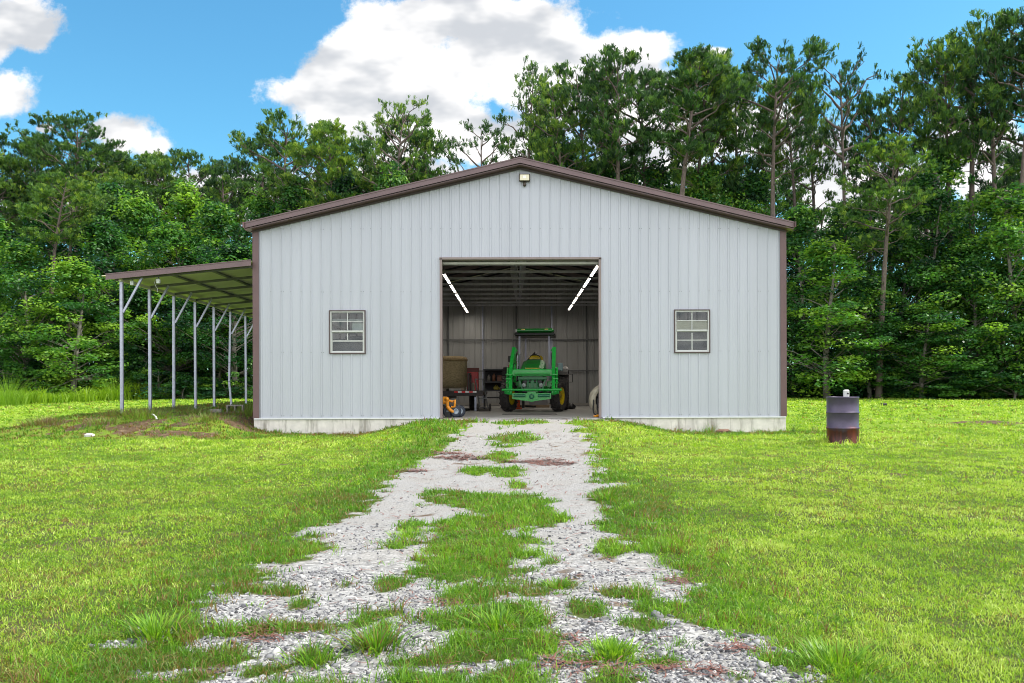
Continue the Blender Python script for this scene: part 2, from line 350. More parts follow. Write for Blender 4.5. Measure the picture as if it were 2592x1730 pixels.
    for nm, v in (('green', green(x, y)), ('dirt', dirt(x, y))):
        a = me.attributes.new(nm, 'FLOAT', 'POINT'); a.data.foreach_set('value', v.astype(np.float32))
    tag(link('ground', me), kind='structure')
build_ground()

# ------------------------------------------------------------------ the shed
M_wall = mat('pale_blue_grey_sheet_metal', (.445, .463, .53), .42, 0, .10, 1.2, .02, 3, (1, 1, .12), spec=.5)
M_in = mat('grey_inner_sheet_metal', (.44, .44, .43), .5, .2, .25, 1.5, 0, 1, (1, 1, .2))
M_brown = mat('brown_painted_trim', (.13, .075, .078), .45, 0, .15, 3, .03, 20)
M_galv = mat('galvanised_steel', (.38, .40, .49), .34, .55, .22, 14, .03, 50)
M_dark = mat('dark_steel_tube', (.17, .175, .18), .5, .4, .3, 6)
M_white = mat('white_vinyl', (.5, .51, .51), .4, 0, .05, 20)
M_flash = mat('white_flashing', (.68, .70, .71), .45, 0, .1, 5)
M_black = mat('black_paint', (.012, .012, .014), .4, 0, .3, 8)
def conc_mat():
    m = mat('streaked_concrete', (.74, .70, .67), .9, 0, .25, 5, .25, 60); t = m.node_tree; ln = t.links.new; p = t.nodes['Principled BSDF']
    src = p.inputs['Base Color'].links[0].from_socket
    tc = N(t, 'ShaderNodeTexCoord'); nz = N(t, 'ShaderNodeTexNoise'); nz.inputs['Scale'].default_value = 2.6; nz.inputs['Detail'].default_value = 7; nz.inputs['Roughness'].default_value = .75
    ln(vm(t, 'MULTIPLY', tc.outputs['Object'], (1, 1, .12)).outputs[0], nz.inputs['Vector'])
    mr = N(t, 'ShaderNodeMapRange'); ln(nz.outputs[0], mr.inputs[0]); mr.inputs[1].default_value = .50; mr.inputs[2].default_value = .62
    mx = N(t, 'ShaderNodeMix', data_type='RGBA'); ln(mth(t, 'MULTIPLY', mr.outputs[0], .72), mx.inputs[0]); ln(src, mx.inputs[6]); mx.inputs[7].default_value = (.20, .18, .15, 1)
    ln(mx.outputs[2], p.inputs['Base Color']); return m
M_conc = conc_mat()
M_floor = mat('dusty_concrete_floor', (.36, .35, .33), .8, 0, .35, 2.5, .1, 30)
W, Y0, Y1 = 6.1, 20.0, 36.7
ZE, ZR = 4.47, 5.86     # wall top at the eave, at the ridge
def ztop(x): return ZR-(ZR-ZE)*abs(x)/W
shed = empty('metal_shed', (0, Y0, 0), 'large pale blue grey metal shed with brown trim and a wide open doorway', 'building')
def P(mb, name, m, parent=shed): return mb.build(name, m, parent, (0, -Y0, 0) if parent is shed else (0, 0, 0))
WIN = [(-4.37, -3.57, 1.51, 2.48), (3.55, 4.35, 1.51, 2.48)]; DX, DZ = 1.83, 3.68
def ribs(x0, x1, sp=.2286, off=0.0, depth=.02):
    pts = [(x0, 0), (x1, 0)]; k = math.ceil((x0-off)/sp)
    while off+k*sp < x1:
        c = off+k*sp
        for dx, d in ((-.024, 0), (-.011, depth), (.011, depth), (.024, 0), (.09, 0), (.094, .003), (.104, .003), (.108, 0), (.14, 0), (.144, .003), (.154, .003), (.158, 0)):
            if x0 < c+dx < x1: pts.append((c+dx, d))
        k += 1
    pts.sort(); return pts
def front_wall():
    mb = MB(); pts = ribs(-W, W); xs = [p[0] for p in pts]; ds = [p[1] for p in pts]
    for c in (-DX, DX, 0)+tuple(v for w in WIN for v in w[:2]):
        pts.append((c, float(np.interp(c, xs, ds))))
    pts = sorted(set(pts)); z0 = .02
    for (xa, da), (xb, db) in zip(pts, pts[1:]):
        if xb-xa < 1e-5: continue
        xm = (xa+xb)/2; segs = [(z0, None)]
        if abs(xm) < DX: segs = [(DZ, None)]
        for w in WIN:
            if w[0] < xm < w[1]: segs = [(z0, w[2]), (w[3], None)]
        for a, b in segs:
            mb.add([(xa, Y0-da, a), (xb, Y0-db, a), (xb, Y0-db, b or ztop(xb)), (xa, Y0-da, b or ztop(xa))], [(0, 1, 2, 3)])
    return mb
FW = front_wall(); nfw = len(FW.f)
# rows of screws, part of the sheet
mb = FW
for z in (.08, 1.535, 2.92, 4.36):
    k = -26
    while k <= 26:
        x = k*.2286
        for dx, d in ((.0, .021), (.05, .001)):
            if dx and k % 4: continue
            xx = x+dx+.003*math.sin(k*3.1)
            if abs(xx) > W-.17 or z > ztop(xx)-.1 or (abs(xx) < DX+.05 and z < DZ): continue
            if any(w[0]-.05 < xx < w[1]+.05 and w[2]-.05 < z < w[3]+.05 for w in WIN): continue
            mb.box((xx, Y0-d-.004, z+.004*math.sin(k*7)), (.013, .008, .013))
        k += 1
o = P(FW, 'front_wall', [M_wall, mat('dull_screw_heads', (.20, .21, .22), .5, .4)])
mi = np.zeros(len(FW.f), np.int32); mi[nfw:] = 1; o.data.polygons.foreach_set('material_index', mi)
# other walls: outer sheet and the inner face seen through the doorway
def side_wall(sx):
    mb = MB(); pts = ribs(Y0, Y1)
    for (a, da), (b, db) in zip(pts, pts[1:]):
        mb.add([(sx*(W+da), a, -.02), (sx*(W+db), b, -.02), (sx*(W+db), b, ZE), (sx*(W+da), a, ZE)], [(0, 1, 2, 3)])
    return mb
for s in (-1, 1): P(side_wall(s), 'side_wall', M_wall)
mb = MB(); pts = ribs(-W, W)
for (xa, da), (xb, db) in zip(pts, pts[1:]):
    mb.add([(xa, Y1-da, -.02), (xb, Y1-db, -.02), (xb, Y1-db, ztop(xb)), (xa, Y1-da, ztop(xa))], [(0, 1, 2, 3)])
P(mb, 'rear_wall', M_in)
# slab and foundation
mb = MB(); mb.box((0, (Y0+Y1)/2, -.26), (2*W+.03, Y1-Y0+.03, .5)); f = P(mb, 'foundation', M_conc)
mb = MB(); mb.box((0, (Y0+Y1)/2, -.004), (2*W-.1, Y1-Y0-.02, .016)); P(mb, 'slab_floor', M_floor)
for a, b in ((-W-.01, -DX-.05), (DX+.05, W+.01)): P(MB().box(((a+b)/2, Y0-.022, .012), (b-a, .05, .028)), 'base_flashing', M_flash)
# corner trim
for s in (-1, 1):
    mb = MB(); mb.box((s*(W-.045), Y0-.032, (ZE+.02)/2), (.13, .012, ZE-.02)); mb.box((s*(W+.026), Y0+.05, (ZE+.02)/2), (.012, .17, ZE-.02))
    P(mb, 'corner_trim', M_brown)
# roof
OH = .22; YF = Y0-.25; XT = 6.24
SL = (5.93-4.44)/6.3
def roof_slope(s):
    mb = MB(); pts = ribs(YF, Y1+.25)
    top = []
    for (a, da), (b, db) in zip(pts, pts[1:]):
        v = []
        for y, d in ((a, da), (b, db)):
            v += [(0, y, 5.93+d), (s*XT, y, 5.93-SL*XT+d)]
        mb.add([v[0], v[1], v[3], v[2]], [(0, 1, 2, 3)])
    mb.add([(0, YF, 5.90), (s*XT, YF, 5.90-SL*XT), (s*XT, Y1+.25, 5.90-SL*XT), (0, Y1+.25, 5.90)], [(0, 1, 2, 3)])
    return mb
for s in (-1, 1): P(roof_slope(s), 'roof', mat('brown_roof_sheet', (.19, .135, .13), .45, 0, .15, 3))
def gable_band(s, y0, y1, ztop_off, h, x0=0, x1=XT):
    mb = MB(); v = []
    for y in (y0, y1):
        for x, in ((x0,), (x1,)):
            z = 5.93-SL*x+ztop_off
            v += [(s*x, y, z), (s*x, y, z-h)]
    return mb.add(v, [(0, 2, 3, 1), (4, 5, 7, 6), (0, 4, 6, 2), (1, 3, 7, 5), (0, 1, 5, 4), (2, 6, 7, 3)])
for s in (-1, 1):
    g = gable_band(s, YF-.022, YF-.004, .0, .118)
    g2 = gable_band(s, YF-.034, YF-.0225, .012, .026); g.add(g2.v, g2.f)
    g3 = gable_band(s, YF-.034, YF-.0225, -.100, .022); g.add(g3.v, g3.f)
    P(g, 'gable_fascia', mat('mauve_brown_fascia', (.15, .095, .102), .4, 0, .18, 4, .05, 25))
    P(gable_band(s, YF-.003, Y0-.026, -.135, .02), 'soffit', M_brown)
    P(gable_band(s, Y0-.05, Y0-.026, -.16, .05, 0, W), 'rake_trim', mat('dark_brown_trim', (.05, .035, .034), .5))
mb = MB(); mb.add([(-.22, YF-.04, 5.895), (0, YF-.04, 5.975), (.22, YF-.04, 5.895), (-.22, Y1+.2, 5.895), (0, Y1+.2, 5.975), (.22, Y1+.2, 5.895)], [(0, 1, 4, 3), (1, 2, 5, 4)])
P(mb, 'ridge_cap', mat('ridge_cap_paint', (.3, .25, .26), .4))
for s in (-1, 1):
    mb = MB(); mb.box((s*(XT+.012), (YF+Y1)/2, 4.40), (.016, Y1-YF+.2, .12)); P(mb, 'eave_trim', M_brown)
# doorway frame
mb = MB()
for s in (-1, 1):
    mb.box((s*(DX-.005), Y0+.03, DZ/2), (.05, .16, DZ-.01)); 
mb.box((0, Y0+.03, DZ-.002), (2*DX+.06, .16, .05))
P(mb, 'door_frame', mat('jamb_brown_grey', (.24, .19, .185), .5, 0, .2, 3))
mb = MB(); mb.box((0, Y0+.16, DZ-.085), (2*DX-.04, .05, .06)); mb.box((0, Y0+.3, DZ+.12), (2*DX+.1, .25, .22))
P(mb, 'door_header', mat('pale_header', (.42, .42, .38), .5, .2, .2, 6))
# jamb posts inside, girts, columns
for s in (-1, 1):
    mb = MB(); mb.box((s*(DX+.07), Y0+.16, 2.05), (.07, .07, 4.1)); P(mb, 'column', M_galv)
for x in (-6.0, -4.4, -2.94, -1.5, -.08, 1.41, 2.88, 4.4, 6.0):
    mb = MB(); mb.box((x, Y1-.07, 2.2), (.06, .06, 4.4)); P(mb, 'column', M_galv if x in (-1.5, 1.41) else M_dark)
for z in (1.46, 2.77):
    mb = MB(); mb.box((0, Y1-.13, z), (2*W-.2, .05, .05)); P(mb, 'girt', M_dark)
    for s in (-1, 1):
        mb = MB(); mb.box((s*(W-.06), (Y0+Y1)/2, z), (.05, Y1-Y0-.3, .05)); P(mb, 'girt', M_dark)
mb = MB(); mb.box((0, Y1-.1, .06), (2*W-.2, .06, .08)); P(mb, 'base_rail', mat('rail_paint', (.35, .33, .3), .5))
for i in range(12):
    y = Y0+.1 + i*1.524 if i else Y0+.35
    y = min(y, Y1-.2)
    mb = MB(); z = 4.22
    mb.box((0, y, z), (2*W-.12, .06, .07))
    for s in (-1, 1):
        zz = lambda q: 5.72-(5.72-(ztop(W-.1)-.12))*q/(W-.1)
        mb.bar((s*.05, y+.002, 4.25), (s*.32, y+.002, zz(.32)-.03), .03, .03)
    P(mb, 'roof_truss', mat('truss_tube', (.66, .66, .68), .5, .1, .2, 8))
    mb = MB()
    for s in (-1, 1):
        mb.bar((s*(W-.1), y, ztop(W-.1)-.12), (0, y, 5.72), .06, .06)
        mb.box((s*(W-.10), y, 2.1), (.06, .06, 4.15))
    P(mb, 'rafter_frame', mat('shade_darkened_steel', (.03, .03, .034), .7))  # near-black colour stands in for the gloom under the roof
for x in (-4.5, -3, -1.5, -.02, 1.5, 3, 4.5):
    mb = MB(); z = ztop(x)-.03; mb.box((x, (Y0+Y1)/2, z), (.09, Y1-Y0-.3, .035)); P(mb, 'purlin', M_dark)
mb = MB(); mb.box((.03, (Y0+Y1)/2+.8, 4.27), (.04, Y1-Y0-2.2, .03)); P(mb, 'tie_rail', M_galv)

# windows
def window(w, label):
    x0, x1, z0, z1 = w; xc, zc = (x0+x1)/2, (z0+z1)/2; Wd, Hh = x1-x0, z1-z0
    t = bpy.data.objects.new('window', None); C.objects.link(t); t.parent = shed; t.location = (xc, 0, zc); t['label'] = label
    def fr(mb, a, b, c, d, wd, y, dp):
        mb.box(((a+b)/2, y, d-wd/2), (b-a, dp, wd)); mb.box(((a+b)/2, y, c+wd/2), (b-a, dp, wd))
        mb.box((a+wd/2, y, (c+d)/2), (wd, dp, d-c-2*wd)); mb.box((b-wd/2, y, (c+d)/2), (wd, dp, d-c-2*wd)); return mb
    h, v = Wd/2, Hh/2
    fr(MB(), -h-.015, h+.015, -v-.015, v+.015, .024, -.028, .035).build('trim', mat('window_brown_trim', (.06, .035, .035), .5), t)
    fr(MB(), -h+.009, h-.009, -v+.009, v-.009, .026, -.005, .06).build('frame', M_white, t)
    mb = MB(); fr(mb, -h+.035, h-.035, -v+.035, .012, .018, -.004, .03); mb.box((0, -.012, .02), (Wd-.09, .045, .034)); mb.build('sash', M_white, t)
    mb = MB(); mb.box((0, -.006, v*.5+.01), (.02, .014, v-.07)); mb.box((0, -.006, -v*.5+.01 if label.startswith('right') else -v*.21), (.02, .014, v-.09 if label.startswith('right') else v*.32))
    mb.box((0, -.006, v*.5+.005), (Wd-.09, .013, .016)); mb.box((0, -.006, -v*.42), (Wd-.09, .013, .018 if label.startswith('right') else .026)); mb.build('muntins', M_white, t)
    g = bpy.data.materials.get('window_glass')
    if not g:
        g = bpy.data.materials.new('window_glass'); g.use_nodes = True; q = g.node_tree; q.nodes.clear()
        a = N(q, 'ShaderNodeBsdfTransparent'); a.inputs[0].default_value = (.85, .88, .88, 1); b = N(q, 'ShaderNodeBsdfGlossy'); b.inputs['Roughness'].default_value = .03
        m = N(q, 'ShaderNodeMixShader'); lw = N(q, 'ShaderNodeFresnel'); lw.inputs[0].default_value = 1.5; q.links.new(lw.outputs[0], m.inputs[0])
        q.links.new(a.outputs[0], m.inputs[1]); q.links.new(b.outputs[0], m.inputs[2]); o = N(q, 'ShaderNodeOutputMaterial'); q.links.new(m.outputs[0], o.inputs[0])
    for zz0, zz1 in ((.03, v-.04), (-v+.06, .0)):
        MB().box((0, .003, (zz0+zz1)/2), (Wd-.08, .004, zz1-zz0)).build('pane', g, t)
window(WIN[0], 'left window with a messy dark view inside'); window(WIN[1], 'right window with a tan board behind its second row of panes')
# things standing behind the glass
o = MB().box((0, 0, 0), (.78, .02, .22)).build('plywood_board', mat('plywood', (.66, .60, .46), .7, 0, .2, 6, 0, 1, (1, 1, 8)), None, (3.95, Y0+.035, 2.125)); tag(o, 'tan plywood board behind the second pane row of the right window', 'board')
o = MB().box((0, 0, 0), (.95, .3, .7)).build('cardboard_box', mat('grey_card', (.12, .12, .13), .8, 0, .3, 5), None, (3.95, Y0+.35, 1.72)); tag(o, 'dark grey box filling the lower panes of the right window', 'box')
o = MB().box((0, 0, 0), (.95, .3, .50), None, .04).box((.1, -.02, .27), (.5, .24, .1), None, .03).build('dark_pane_backing', mat('dark_backing', (.012, .025, .035), .5, 0, .4, 6), None, (-3.95, Y0+.4, 1.60)); tag(o, 'dark blue black backing block added to darken the lower panes of the left window', 'pile')  # block added behind the glass to blacken the lower panes
sh = empty('storage_shelf', (-3.95, Y0+.14, 1.5), 'grey metal wall shelf seen through the upper panes of the left window', 'shelf')
for z in (.5, .78, .96): MB().box((.05, .1, z), (1.0, .35, .03)).build('shelf_board', mat('pale_shelf', (.45, .46, .44), .6), sh)
for s in (-1, 1): MB().box((s*.46, .1, .55), (.03, .3, 1.05)).build('shelf_post', M_dark, sh)
o = MB().box((0, 0, 0), (.36, .18, .2), None, .02).box((-.05, -.02, .13), (.14, .12, .08), None, .02).build('plastic_crate', mat('white_crate', (.6, .62, .6), .5, 0, .2, 6), None, (-3.72, Y0+.19, 2.126)); tag(o, 'pale plastic crate on the wall shelf behind the left window', 'crate')

# flood light on the gable
fl = empty('flood_light', (.10, Y0-.06, 5.52), 'small dark floodlight with cream lens under the gable peak', 'lamp')
MB().box((0, 0, 0), (.25, .09, .17), None, .012).build('housing', mat('dark_bronze', (.05, .035, .025), .4, .3), fl)
MB().box((0, -.047, 0), (.215, .01, .135), None, .02).build('lens', mat('cream_lens', (.82, .76, .58), .15, 0, .15, 12), fl)
MB().box((0, -.054, .01), (.07, .006, .06), None, .01).build('led_chip', mat('pale_chip', (.9, .9, .85), .2), fl)
MB().lathe([(.0, -.20), (.028, -.19), (.035, -.165), (.03, -.13), (.02, -.085), (0, -.085)], 'Z', (0, .01, 0), 14).build('motion_sensor', mat('dark_bronze', (.05, .035, .025)), fl)
MB().box((0, .04, -.06), (.05, .05, .08)).build('bracket', M_black, fl)

# two rows of tube lights hung from the trusses
def emis(name, col, s):
    m = bpy.data.materials.new(name); m.use_nodes = True; p = m.node_tree.nodes['Principled BSDF']
    p.inputs['Emission Color'].default_value = (*col, 1); p.inputs['Emission Strength'].default_value = s; p.inputs['Base Color'].default_value = (*col, 1); return m
M_led = emis('lit_tube', (1, .92, .80), 3)
def strip(label):
    t = empty('tube_light', (0, 0, 0), label, 'lamp', 'tube lights in two rows under the shed roof')
    MB().box((0, 0, .03), (.09, 2.36, .035)).build('housing', M_white, t)
    for s in (-1, 1):
        MB().tube([(s*.022, -1.08, 0), (s*.022, 1.08, 0)], .013, 8).build('tube', M_led, t)
        MB().box((0, s*1.14, .005), (.08, .08, .05)).build('end_cap', M_black, t)
        MB().bar((0, s*.8, .045), (0, s*.8, .32), .006, .006).build('hanger', M_galv, t)
    ld = bpy.data.lights.new('tube_glow', 'AREA'); ld.shape = 'RECTANGLE'; ld.size = .03; ld.size_y = 2.0; ld.energy = 7; ld.color = (1, .93, .82)
    lo = bpy.data.objects.new('tube_glow', ld); C.objects.link(lo); lo.parent = t; lo.location = (0, 0, -.018)
    return t
def copy_tree(o, parent=None, label=None):
    c = o.copy(); C.objects.link(c); c.parent = parent
    if label: c['label'] = label
    for ch in o.children: copy_tree(ch, c)
    return c
proto = None; ords = ['nearest', 'second', 'third', 'fourth', 'farthest']
for side, x, ya in (('left', -2.1, 25.1), ('right', 2.03, 23.5)):
    for k in range(5):
        lb = f'{ords[k]} lit tube light of the {side} row, counted from the doorway'
        if proto is None: proto = o = strip(lb)
        else: o = copy_tree(proto, None, lb)
        o.location = (x, ya+k*2.45+ (k*.12 if side == 'right' else 0), 3.87)

# ------------------------------------------------------------------ lean-to shelter on the left
M_under = mat('cream_green_roof_underside', (.62, .62, .42), .4, .1, .15, 3)
lt = empty('lean_to_shelter', (-9.1, 20, .08), 'open lean-to shelter with sloping roof on steel posts left of the shed', 'shelter')
XO, XI = -9.25, -6.125; LZ0, LZ1 = 3.27, 3.60        # roof heights at outer tip and at the shed
XTIP = -9.52; LY0, LY1 = 19.85, 36.7
def lz(x): return LZ0+(LZ1-LZ0)*(x-XTIP)/(XI-XTIP)
def LP(mb, name, m, parent=None, label=None):
    o = mb.build(name, m, parent or lt, (9.1, -20, -.08)); return o
mb = MB(); pts = ribs(LY0, LY1, .2286, 0, .016)
for (a, da), (b, db) in zip(pts, pts[1:]):
    mb.add([(XTIP, a, lz(XTIP)+da), (XTIP, b, lz(XTIP)+db), (XI, b, lz(XI)+db), (XI, a, lz(XI)+da)], [(0, 1, 2, 3)])
mb.add([(XTIP, LY0, LZ0-.006), (XTIP, LY1, LZ0-.006), (XI, LY1, LZ1-.006), (XI, LY0, LZ1-.006)], [(0, 1, 2, 3)])
LP(mb, 'roof', M_under)
mb = MB()
for dz, h, y0, y1 in ((.03, .125, LY0-.02, LY0-.003), (.042, .02, LY0-.03, LY0-.0205), (-.08, .018, LY0-.03, LY0-.0205)):
    v = []
    for y in (y0, y1):
        for x in (XTIP+.11, XI):
            v += [(x, y, lz(x)+dz), (x, y, lz(x)+dz-h)]
    mb.add(v, [(0, 2, 3, 1), (4, 5, 7, 6), (0, 4, 6, 2), (1, 3, 7, 5), (0, 1, 5, 4), (2, 6, 7, 3)])
LP(mb, 'fascia', MATS['mauve_brown_fascia'])
xp = -9.14
mb = MB(); mb.box((xp, (LY0+LY1)/2+.05, lz(xp)-.105), (.06, LY1-LY0-.1, .075)); LP(mb, 'eave_beam', M_under)
for x in (-8.15, -7.2, -6.3):
    mb = MB(); mb.box((x, (LY0+LY1)/2, lz(x)-.03), (.09, LY1-LY0-.06, .035)); LP(mb, 'purlin', M_dark)
mound = lambda x, y: float(H(x, y))
for i in range(11):
    y = 20.03+i*1.524
    g = mound(xp, y)-.08; zt = lz(xp)-.145
    mb = MB()
    if i == 5:   # this post is bent near its foot
        zb = .95; mb.bar((xp, y, zt), (xp-.035, y, zb+.6), .06, .06, (0, 1, 0)); mb.bar((xp-.035, y, zb+.61), (xp-.05, y, zb), .06, .06, (0, 1, 0)); mb.bar((xp-.05, y, zb+.01), (xp+.03, y, g), .06, .06, (0, 1, 0))
    else:
        lean = .012*math.sin(i*2.3); mb.bar((xp+lean, y, g), (xp, y, zt), .064, .064, (0, 1, 0))
    mb.box((xp, y, g+.09), (.13, .13, .012))
    po = LP(mb, 'post', M_galv)
    if i == 5: po['label'] = 'steel post bent near its foot'
    mb = MB(); xb = xp+.47; mb.bar((xp+.035, y+.001, 2.46), (xb, y+.001, lz(xb)-.09), .045, .045, (0, 1, 0)); LP(mb, 'knee_brace', M_galv)
    mb = MB()
    a, b = (xp-.15, y+.01, lz(xp-.15)-.085), (XI, y+.01, lz(XI)-.085); mb.bar(a, b, .055, .06); LP(mb, 'rafter', M_dark)
def smallflood(x, y, z, label, wire):
    t = empty('flood_light', (x, y, z), label, 'lamp'); MB().box((0, 0, -.05), (.09, .05, .11), None, .01).build('housing', M_white, t)
    MB().box((0, -.027, -.05), (.07, .006, .085)).build('lens', mat('pale_lens', (.8, .85, .85), .1), t)
    MB().box((0, .01, .025), (.02, .03, .05)).build('bracket', M_galv, t)
    if wire: MB().tube([(-.05, .03, .03), (-.10, .02, -.08), (-.07, .02, -.16), (-.03, .02, -.22), (-.03, .02, -.30)], .007, 6).build('cord', M_white, t)
smallflood(-8.35, 20.15, 3.24, 'white work light with dangling cord under the lean-to roof', True)
smallflood(-8.95, 20.15, 3.20, 'small white work light beside the first lean-to post', False)

# ------------------------------------------------------------------ tractor
M_grn = mat('tractor_green', (.010, .24, .03), .42, 0, .12, 5, coat=.3)
M_grn2 = mat('loader_green', (.02, .60, .08), .3, 0, .12, 5, coat=.3)
M_yel = mat('tractor_yellow', (.85, .62, .01), .4, 0, .35, 14)
M_tyre = mat('tyre_rubber', (.03, .028, .03), .75, 0, .5, 12, .2, 30, col2=(.07, .06, .055))
M_chrome = mat('bright_steel', (.6, .62, .66), .25, .9, .2, 10)
tr = empty('tractor', (.34, 25.0, 0), 'green tractor with yellow wheels, canopy and front loader arms inside the doorway', 'tractor', rz=R(-3.5))
def T(mb, name, m, parent=tr): return mb.build(name, m, parent)
def wheel(x, y, rad, wid, rimr, steer, flip):
    w = bpy.data.objects.new('wheel', None); C.objects.link(w); w.parent = tr; w.location = (x, y, rad); w.rotation_euler = (0, 0, steer)
    h = wid/2; r = rad-.035
    mb = MB(); mb.lathe([(rimr, -h*.72), (rimr+.05, -h*.9), (r*.86, -h), (r*.96, -h*.86), (r, -h*.4), (r, h*.4), (r*.96, h*.86), (r*.86, h), (rimr+.05, h*.9), (rimr, h*.72)], 'X', n=36)
    nl = 16
    for k in range(nl):
        for s in (-1, 1):
            a = 2*math.pi*(k+(.5 if s > 0 else 0))/nl
            pts = []
            for q in (0, .5, 1.0):
                aa = a-q*.30; xx = s*q*h*.98; rr = r-.02 if q < 1 else r-.05
                pts.append((xx, rr*math.cos(aa), rr*math.sin(aa), aa))
            for p, q in zip(pts, pts[1:]):
                c1 = Vector((0, math.cos(p[3]), math.sin(p[3]))); mb.bar(Vector(p[:3])+c1*.02, Vector(q[:3])+Vector((0, math.cos(q[3]), math.sin(q[3])))*.02, .035, .06, up=c1)
    mb.build('tyre', M_tyre, w)
    f = flip; mb = MB(); mb.lathe([(0, f*h*.25), (rimr*.35, f*h*.25), (rimr*.42, f*h*.12), (rimr*.8, f*h*.2), (rimr*.9, f*h*.62), (rimr+.012, f*h*.74), (rimr+.012, -f*h*.7), (rimr*.9, -f*h*.6), (rimr*.5, -f*h*.1), (0, -f*h*.1)], 'X', n=28)
    mb.build('rim', M_yel, w)
    mb = MB(); mb.lathe([(0, f*h*.5), (.06, f*h*.5), (.085, f*h*.3), (.085, f*h*.2)], 'X', n=12)
    for k in range(6):
        a = k*math.pi/3; mb.tube([(f*h*.2, .13*math.cos(a), .13*math.sin(a)), (f*h*.38, .13*math.cos(a), .13*math.sin(a))], .014, 6)
    mb.build('hub', mat('hub_paint', (.35, .27, .03), .5), w)
ST = R(-18)
wheel(-.74, 1.15, .47, .30, .27, ST, -1); wheel(.76, 1.15, .47, .30, .27, ST, 1)
wheel(-.86, 3.15, .66, .42, .36, 0, -1); wheel(.86, 3.15, .66, .42, .36, 0, 1)
# bonnet
def loft(secs):
    mb = MB(); vs = []; n = len(secs[0][1])
    for y, pr in secs: vs += [(x, y, z) for x, z in pr]
    fs = []
    for i in range(len(secs)-1):
        for k in range(n): a = i*n+k; b = i*n+(k+1) % n; fs.append((a, a+n, b+n, b))
    fs.append(tuple(range(n))); fs.append(tuple(range((len(secs)-1)*n, len(secs)*n))[::-1]); mb.add(vs, fs, False); return mb
def hood(w, z0, z1, c): return [(-w, z0), (-w, z1-c*1.2), (-w*.88, z1-c*.4), (-w*.55, z1), (w*.55, z1), (w*.88, z1-c*.4), (w, z1-c*1.2), (w, z0)]
T(loft([(.62, hood(.30, .95, 1.22, .10)), (.70, hood(.35, .9, 1.32, .12)), (1.0, hood(.38, .9, 1.43, .14)), (1.7, hood(.38, .9, 1.55, .14)), (2.05, hood(.36, .9, 1.60, .13))]), 'bonnet', M_grn)
mb = MB(); mb.box((0, .72, .78), (.62, .16, .46), None, .04); T(mb, 'grille', M_black)
mb = MB(); mb.box((0, 1.35, .72), (.36, 1.5, .34), None, .03); mb.box((0, 2.9, .75), (.42, 1.0, .5), None, .05); mb.box((0, 1.15, .47), (1.2, .16, .14), None, .02); mb.box((0, 3.15, .66), (1.4, .26, .26), None, .04); T(mb, 'chassis', M_grn)
for s in (-1, 1):
    mb = MB(); mb.lathe([(0, -.025), (.055, -.02), (.065, 0), (.065, .03)], 'Y', (s*.25, .60, .80), 16); T(mb, 'headlight', mat('headlight_glass', (.75, .78, .8), .1, .3))
mb = MB()
for x in (-.13, 0, .13): mb.box((x, .565, .82), (.055 if x else .10, .03, .24), None, .01)
mb.box((0, .58, 1.0), (.86, .05, .09), None, .012); mb.box((0, .57, .71), (.5, .04, .03))
for s in (-1, 1): mb.bar((s*.40, .60, 1.02), (s*.28, .60, .62), .05, .04)
T(mb, 'brush_guard', mat('guard_green', (.03, .26, .09), .35))
mb = MB(); mb.box((0, .80, 1.245), (.30, .02, .02)); mb.box((0, .66, 1.295), (.42, .012, .028), Matrix.Rotation(R(0), 3, 'X')); T(mb, 'hood_stripe', M_yel)
# loader
for s in (-1, 1):
    mb = MB(); mb.prism([(1.95, .7), (2.15, .7), (2.1, 1.35), (2.02, 1.96), (1.84, 1.96), (1.86, 1.35)], s*.60-.045, s*.60+.045, 'X')
    mb.box((s*.5, 2.02, .82), (.22, .2, .2), None, .02); mb.tube([(s*.52, 1.93, 1.88), (s*.66, 1.93, 1.88)], .035, 10)
    T(mb, 'loader_mast', M_grn2)
    mb = MB(); mb.prism([(1.86, 1.98), (2.02, 1.90), (1.96, 1.78), (.62, 1.20), (.30, .50), (.12, .52), (.10, .68), (.42, 1.32), (.60, 1.42)], s*.625-.05, s*.625+.05, 'X')
    T(mb, 'loader_arm', M_grn2)
    mb = MB(); mb.tube([(s*.66, 1.86, 1.05), (s*.66, 1.2, 1.18)], .04, 10); mb.tube([(s*.66, 1.2, 1.18), (s*.66, .72, 1.27)], .02, 8)
    mb.tube([(s*.72, .58, 1.30), (s*.72, .22, .86)], .035, 10); mb.tube([(s*.72, .22, .86), (s*.72, .08, .70)], .018, 8); T(mb, 'hydraulic_cylinder', M_grn2)
    mb = MB(); mb.tube([(s*.55, 1.9, 1.8), (s*.53, 1.4, 1.5), (s*.56, .7, 1.42), (s*.60, .45, 1.2)], .012, 6); mb.tube([(s*.75, .3, 1.05), (s*.79, .2, .85), (s*.74, .1, .72)], .012, 6); T(mb, 'hydraulic_hose', M_black)
    mb = MB()
    for z in (.86, .98, 1.10): mb.box((s*.68, .28, z), (.17, .10, .045), None, .01)
    mb.box((s*.68, .12, .62), (.22, .09, .16), None, .02); mb.tube([(s*.60, .02, .66), (s*.86, .02, .66)], .035, 10); mb.lathe([(.0, -.05), (.075, -.05), (.075, .05), (0, .05)], 'Y', (s*.69, .09, .60), 14)
    T(mb, 'quick_attach', M_grn2)
mb = MB(); mb.box((0, .50, 1.165), (1.24, .10, .20), None, .02); mb.tube([(-.52, .43, 1.13), (.52, .43, 1.13)], .028, 10); mb.tube([(-.62, .03, .66), (.62, .03, .66)], .03, 10)
mb.prism([(-.56, .40), (-.56, .56), (-.14, .56), (-.1, .60), (.1, .60), (.14, .56), (.56, .56), (.56, .40), (.3, .36), (.12, .34), (0, .31), (-.12, .34), (-.3, .36)], .04, .12, 'Y')
T(mb, 'loader_crossmember', M_grn2)
mb = MB()
